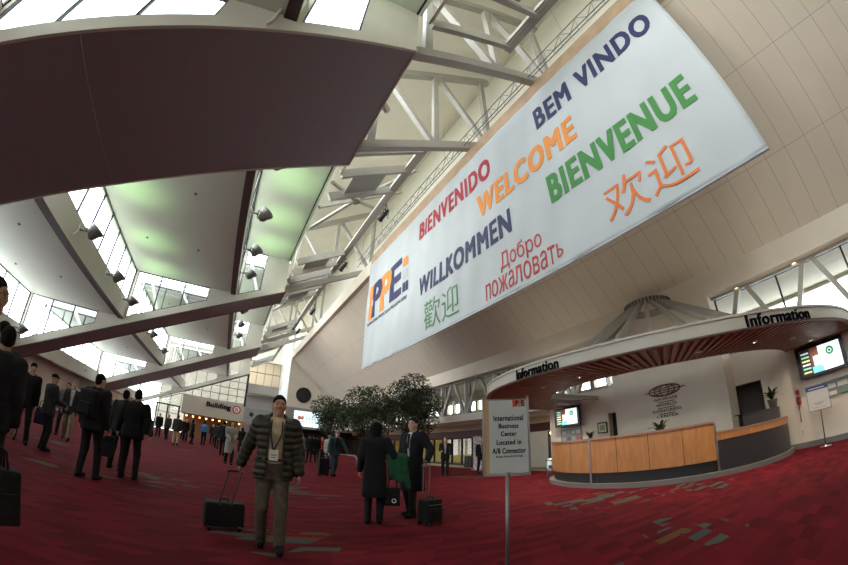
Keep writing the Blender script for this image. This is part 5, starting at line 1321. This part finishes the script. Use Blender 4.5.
handbag('shopping_bag', 'black carrier bag beside the man in the black coat with a strap bag', (-2.42, 8.25, .30), .2, .36, .42, .16, BAGM, .2)
person('man in black half hidden to the left of the man with the strap bag', (-2.30, 8.75, 0), (.1,1), 1.72, 1., feet=((-.2,.1,0),(.1,0,0)), outfit='jacket', top=DKG, hair='short', skin=SKIN, vox=.016)
person('thin figure in black standing far off between the two dark backs', (-6.4, 21.5, 0), (.3,-1), 1.75, .95, outfit='jacket', top=DKS, hair='short', skin=SKIN, vox=.02)
# far group near the doors
BEI = cloth('trousers_beige', (.36,.29,.20)); BLU = cloth('shirt_blue', (.08,.20,.42)); GRC = cloth('coat_grey', (.27,.25,.22)); REDJ = cloth('jacket_red', (.50,.02,.02)); TEAL = cloth('jacket_teal', (.028,.055,.062)); JEAN = cloth('jeans', (.055,.07,.095)); PALE = cloth('top_pale', (.33,.32,.29)); BRN = cloth('jacket_brown', (.04,.03,.025))
farp = [
 ('man in black at the left end of the group by the glazed doors', (-5.05, 29.8), (.4,-1), 1.75, DKS, TRK, 'jacket', HAIRB),
 ('man in dark grey second from the left by the glazed doors', (-4.25, 28.9), (-.5,-.9), 1.76, DKG, TRK, 'jacket', HAIRB),
 ('man in a brown jacket and beige trousers walking away', (-2.88, 23.3), (-.2,1), 1.75, BRN, BEI, 'jacket', HAIRBR),
 ('man in a black suit just right of the beige trousers', (-3.05, 30.0), (.3,-1), 1.74, DKS, TRK, 'suit', HAIRB),
 ('woman in a dark coat next to the man in the blue shirt', (-2.42, 28.5), (.8,.4), 1.70, DKN, TRK, 'coat', HAIRB),
 ('man in a bright blue shirt walking away towards the sign', (-1.65, 29.6), (.2,1), 1.76, BLU, TRK, 'shirt', HAIRB),
 ('man in charcoal between the blue shirt and the dark tall man', (-.6, 27.2), (.1,1), 1.74, DKG, TRK, 'jacket', HAIRB),
 ('tall man in black to the left of the grey coat', (-.14, 20.6), (.2,1), 1.78, DKS, TRK, 'suit', HAIRB),
 ('woman in black just right of the grey coat', (1.0, 25.6), (-.3,1), 1.68, DKS, TRK, 'coat', HAIRB),
 ('man in black beyond the blue shirt under the sign', (-1.15, 33.5), (.3,-1), 1.75, DKG, TRK, 'jacket', HAIRB),
 ('man in black in the back row at the left of the sign', (-3.7, 34.5), (.5,-1), 1.76, DKS, TRK, 'suit', HAIRBR),
 ('man in a white shirt beside the shoulder of the puffer jacket man', (4.33, 22.4), (.6,-.8), 1.74, PALE, TRK, 'shirt', HAIRB),
 ('man in a dark suit right of the white shirt', (4.95, 23.0), (.2,1), 1.74, DKS, TRK, 'suit', HAIRB),
 ('man in a navy coat second right of the white shirt', (5.50, 24.3), (-.2,1), 1.75, DKN, TRK, 'coat', HAIRB),
 ('person in a bright red jacket under the video screens', (6.85, 27.6), (-.3,-1), 1.72, REDJ, TRK, 'jacket', HAIRB),
 ('man in black behind the bags under the video screens', (6.25, 26.6), (.2,1), 1.74, DKS, TRK, 'suit', HAIRB),
 ('person in a pale top right behind the man in the teal jacket', (4.95, 18.4), (.5,.9), 1.70, PALE, JEAN, 'jacket', HAIRG),
]
for lab, p, f, h, tp, lg, of, hm in farp:
    r = random.Random(lab); st = r.uniform(.03,.2)
    person(lab, (p[0],p[1],0), f, h, r.uniform(.96,1.06), feet=((-.10,st,0),(.10,-st,.02)), outfit=of, top=tp, legs=lg, hair='bob' if 'woman' in lab else 'short', hairm=hm, skin=r.choice((SKIN, SKINL)), vox=.02)
person('woman in a pale grey coat with a badge standing with hands together', (.20, 15.6, 0), (.2,-1), 1.70, 1., feet=((-.08,.06,0),(.12,-.12,0)), hands=((.36,15.35,1.05),(.15,15.33,1.0)), outfit='coat', top=GRC, hair='bob', hairm=HAIRBR, skin=SKINL, vox=.0165)
te = person('man in a teal jacket and jeans bending forward as he walks with a bag', (4.10, 14.5, 0), (.2,-1), 1.78, 1.08, lean=.13, feet=((-.10,-.16,.02),(.12,.20,0)), hands=((4.55,14.2,.95),(3.78,14.2,.80)), head=(0,-.45), outfit='jacket', top=TEAL, legs=JEAN, shirt=DKN, open_front=.06, hair='short', hairm=HAIRG, skin=SKINL, vox=.0145)
roller('tall black wheeled bag at the side of the man in the teal jacket', (3.66, 14.35, 0), (.1,-1), .40, .68, .28, (3.74, 14.28, .84))
gl = person('grey haired man in a dark suit and pale shirt holding a drink', (9.35, 14.9, 0), (-.55,-.85), 1.76, 1., feet=((-.10,.1,0),(.10,-.1,0)), hands=((9.4,14.5,.95),(9.0,14.66,1.18)), outfit='suit', top=DKS, legs=TRK, shirt=PALE, open_front=.06, hair='bald', hairm=HAIRG, skin=SKINL, vox=.0145, curl=(.5,1.0))
person('man in a dark suit half behind the left edge of the pole sign', (11.75, 15.4, 0), (-.2,-1), 1.70, 1., feet=((-.1,.15,0),(.1,-.15,0)), outfit='suit', top=DKS, shirt=PALE, open_front=.05, hair='bald', hairm=HAIRG, skin=SKINL, vox=.0165)
person('person in brown standing behind the black table before the shops', (15.75, 19.4, 0), (-1,-.3), 1.66, 1., outfit='jacket', top=BRN, hair='bob', hairm=HAIRB, skin=SKIN, vox=.018)
roller('black suitcase standing among the people under the video screens', (5.75, 22.6, 0), (.1,-1), .55, .75, .32)
# ------------------------------------------------------------------ light and exposure
wd = bpy.data.worlds.new('sky'); scn.world = wd; wd.use_nodes = True
bg = wd.node_tree.nodes['Background']; bg.inputs['Color'].default_value = (.93,.97,1,1); bg.inputs['Strength'].default_value = 4.6
scn.view_settings.view_transform = 'Standard'; scn.view_settings.look = 'None'; scn.view_settings.gamma = 1; scn.view_settings.use_curve_mapping = False
scn.view_settings.exposure = 0.6
scn.cycles.max_bounces = 10; scn.cycles.diffuse_bounces = 6; scn.cycles.transparent_max_bounces = 16
scn.cycles.use_denoising = True
scn.cycles.sample_clamp_indirect = 8
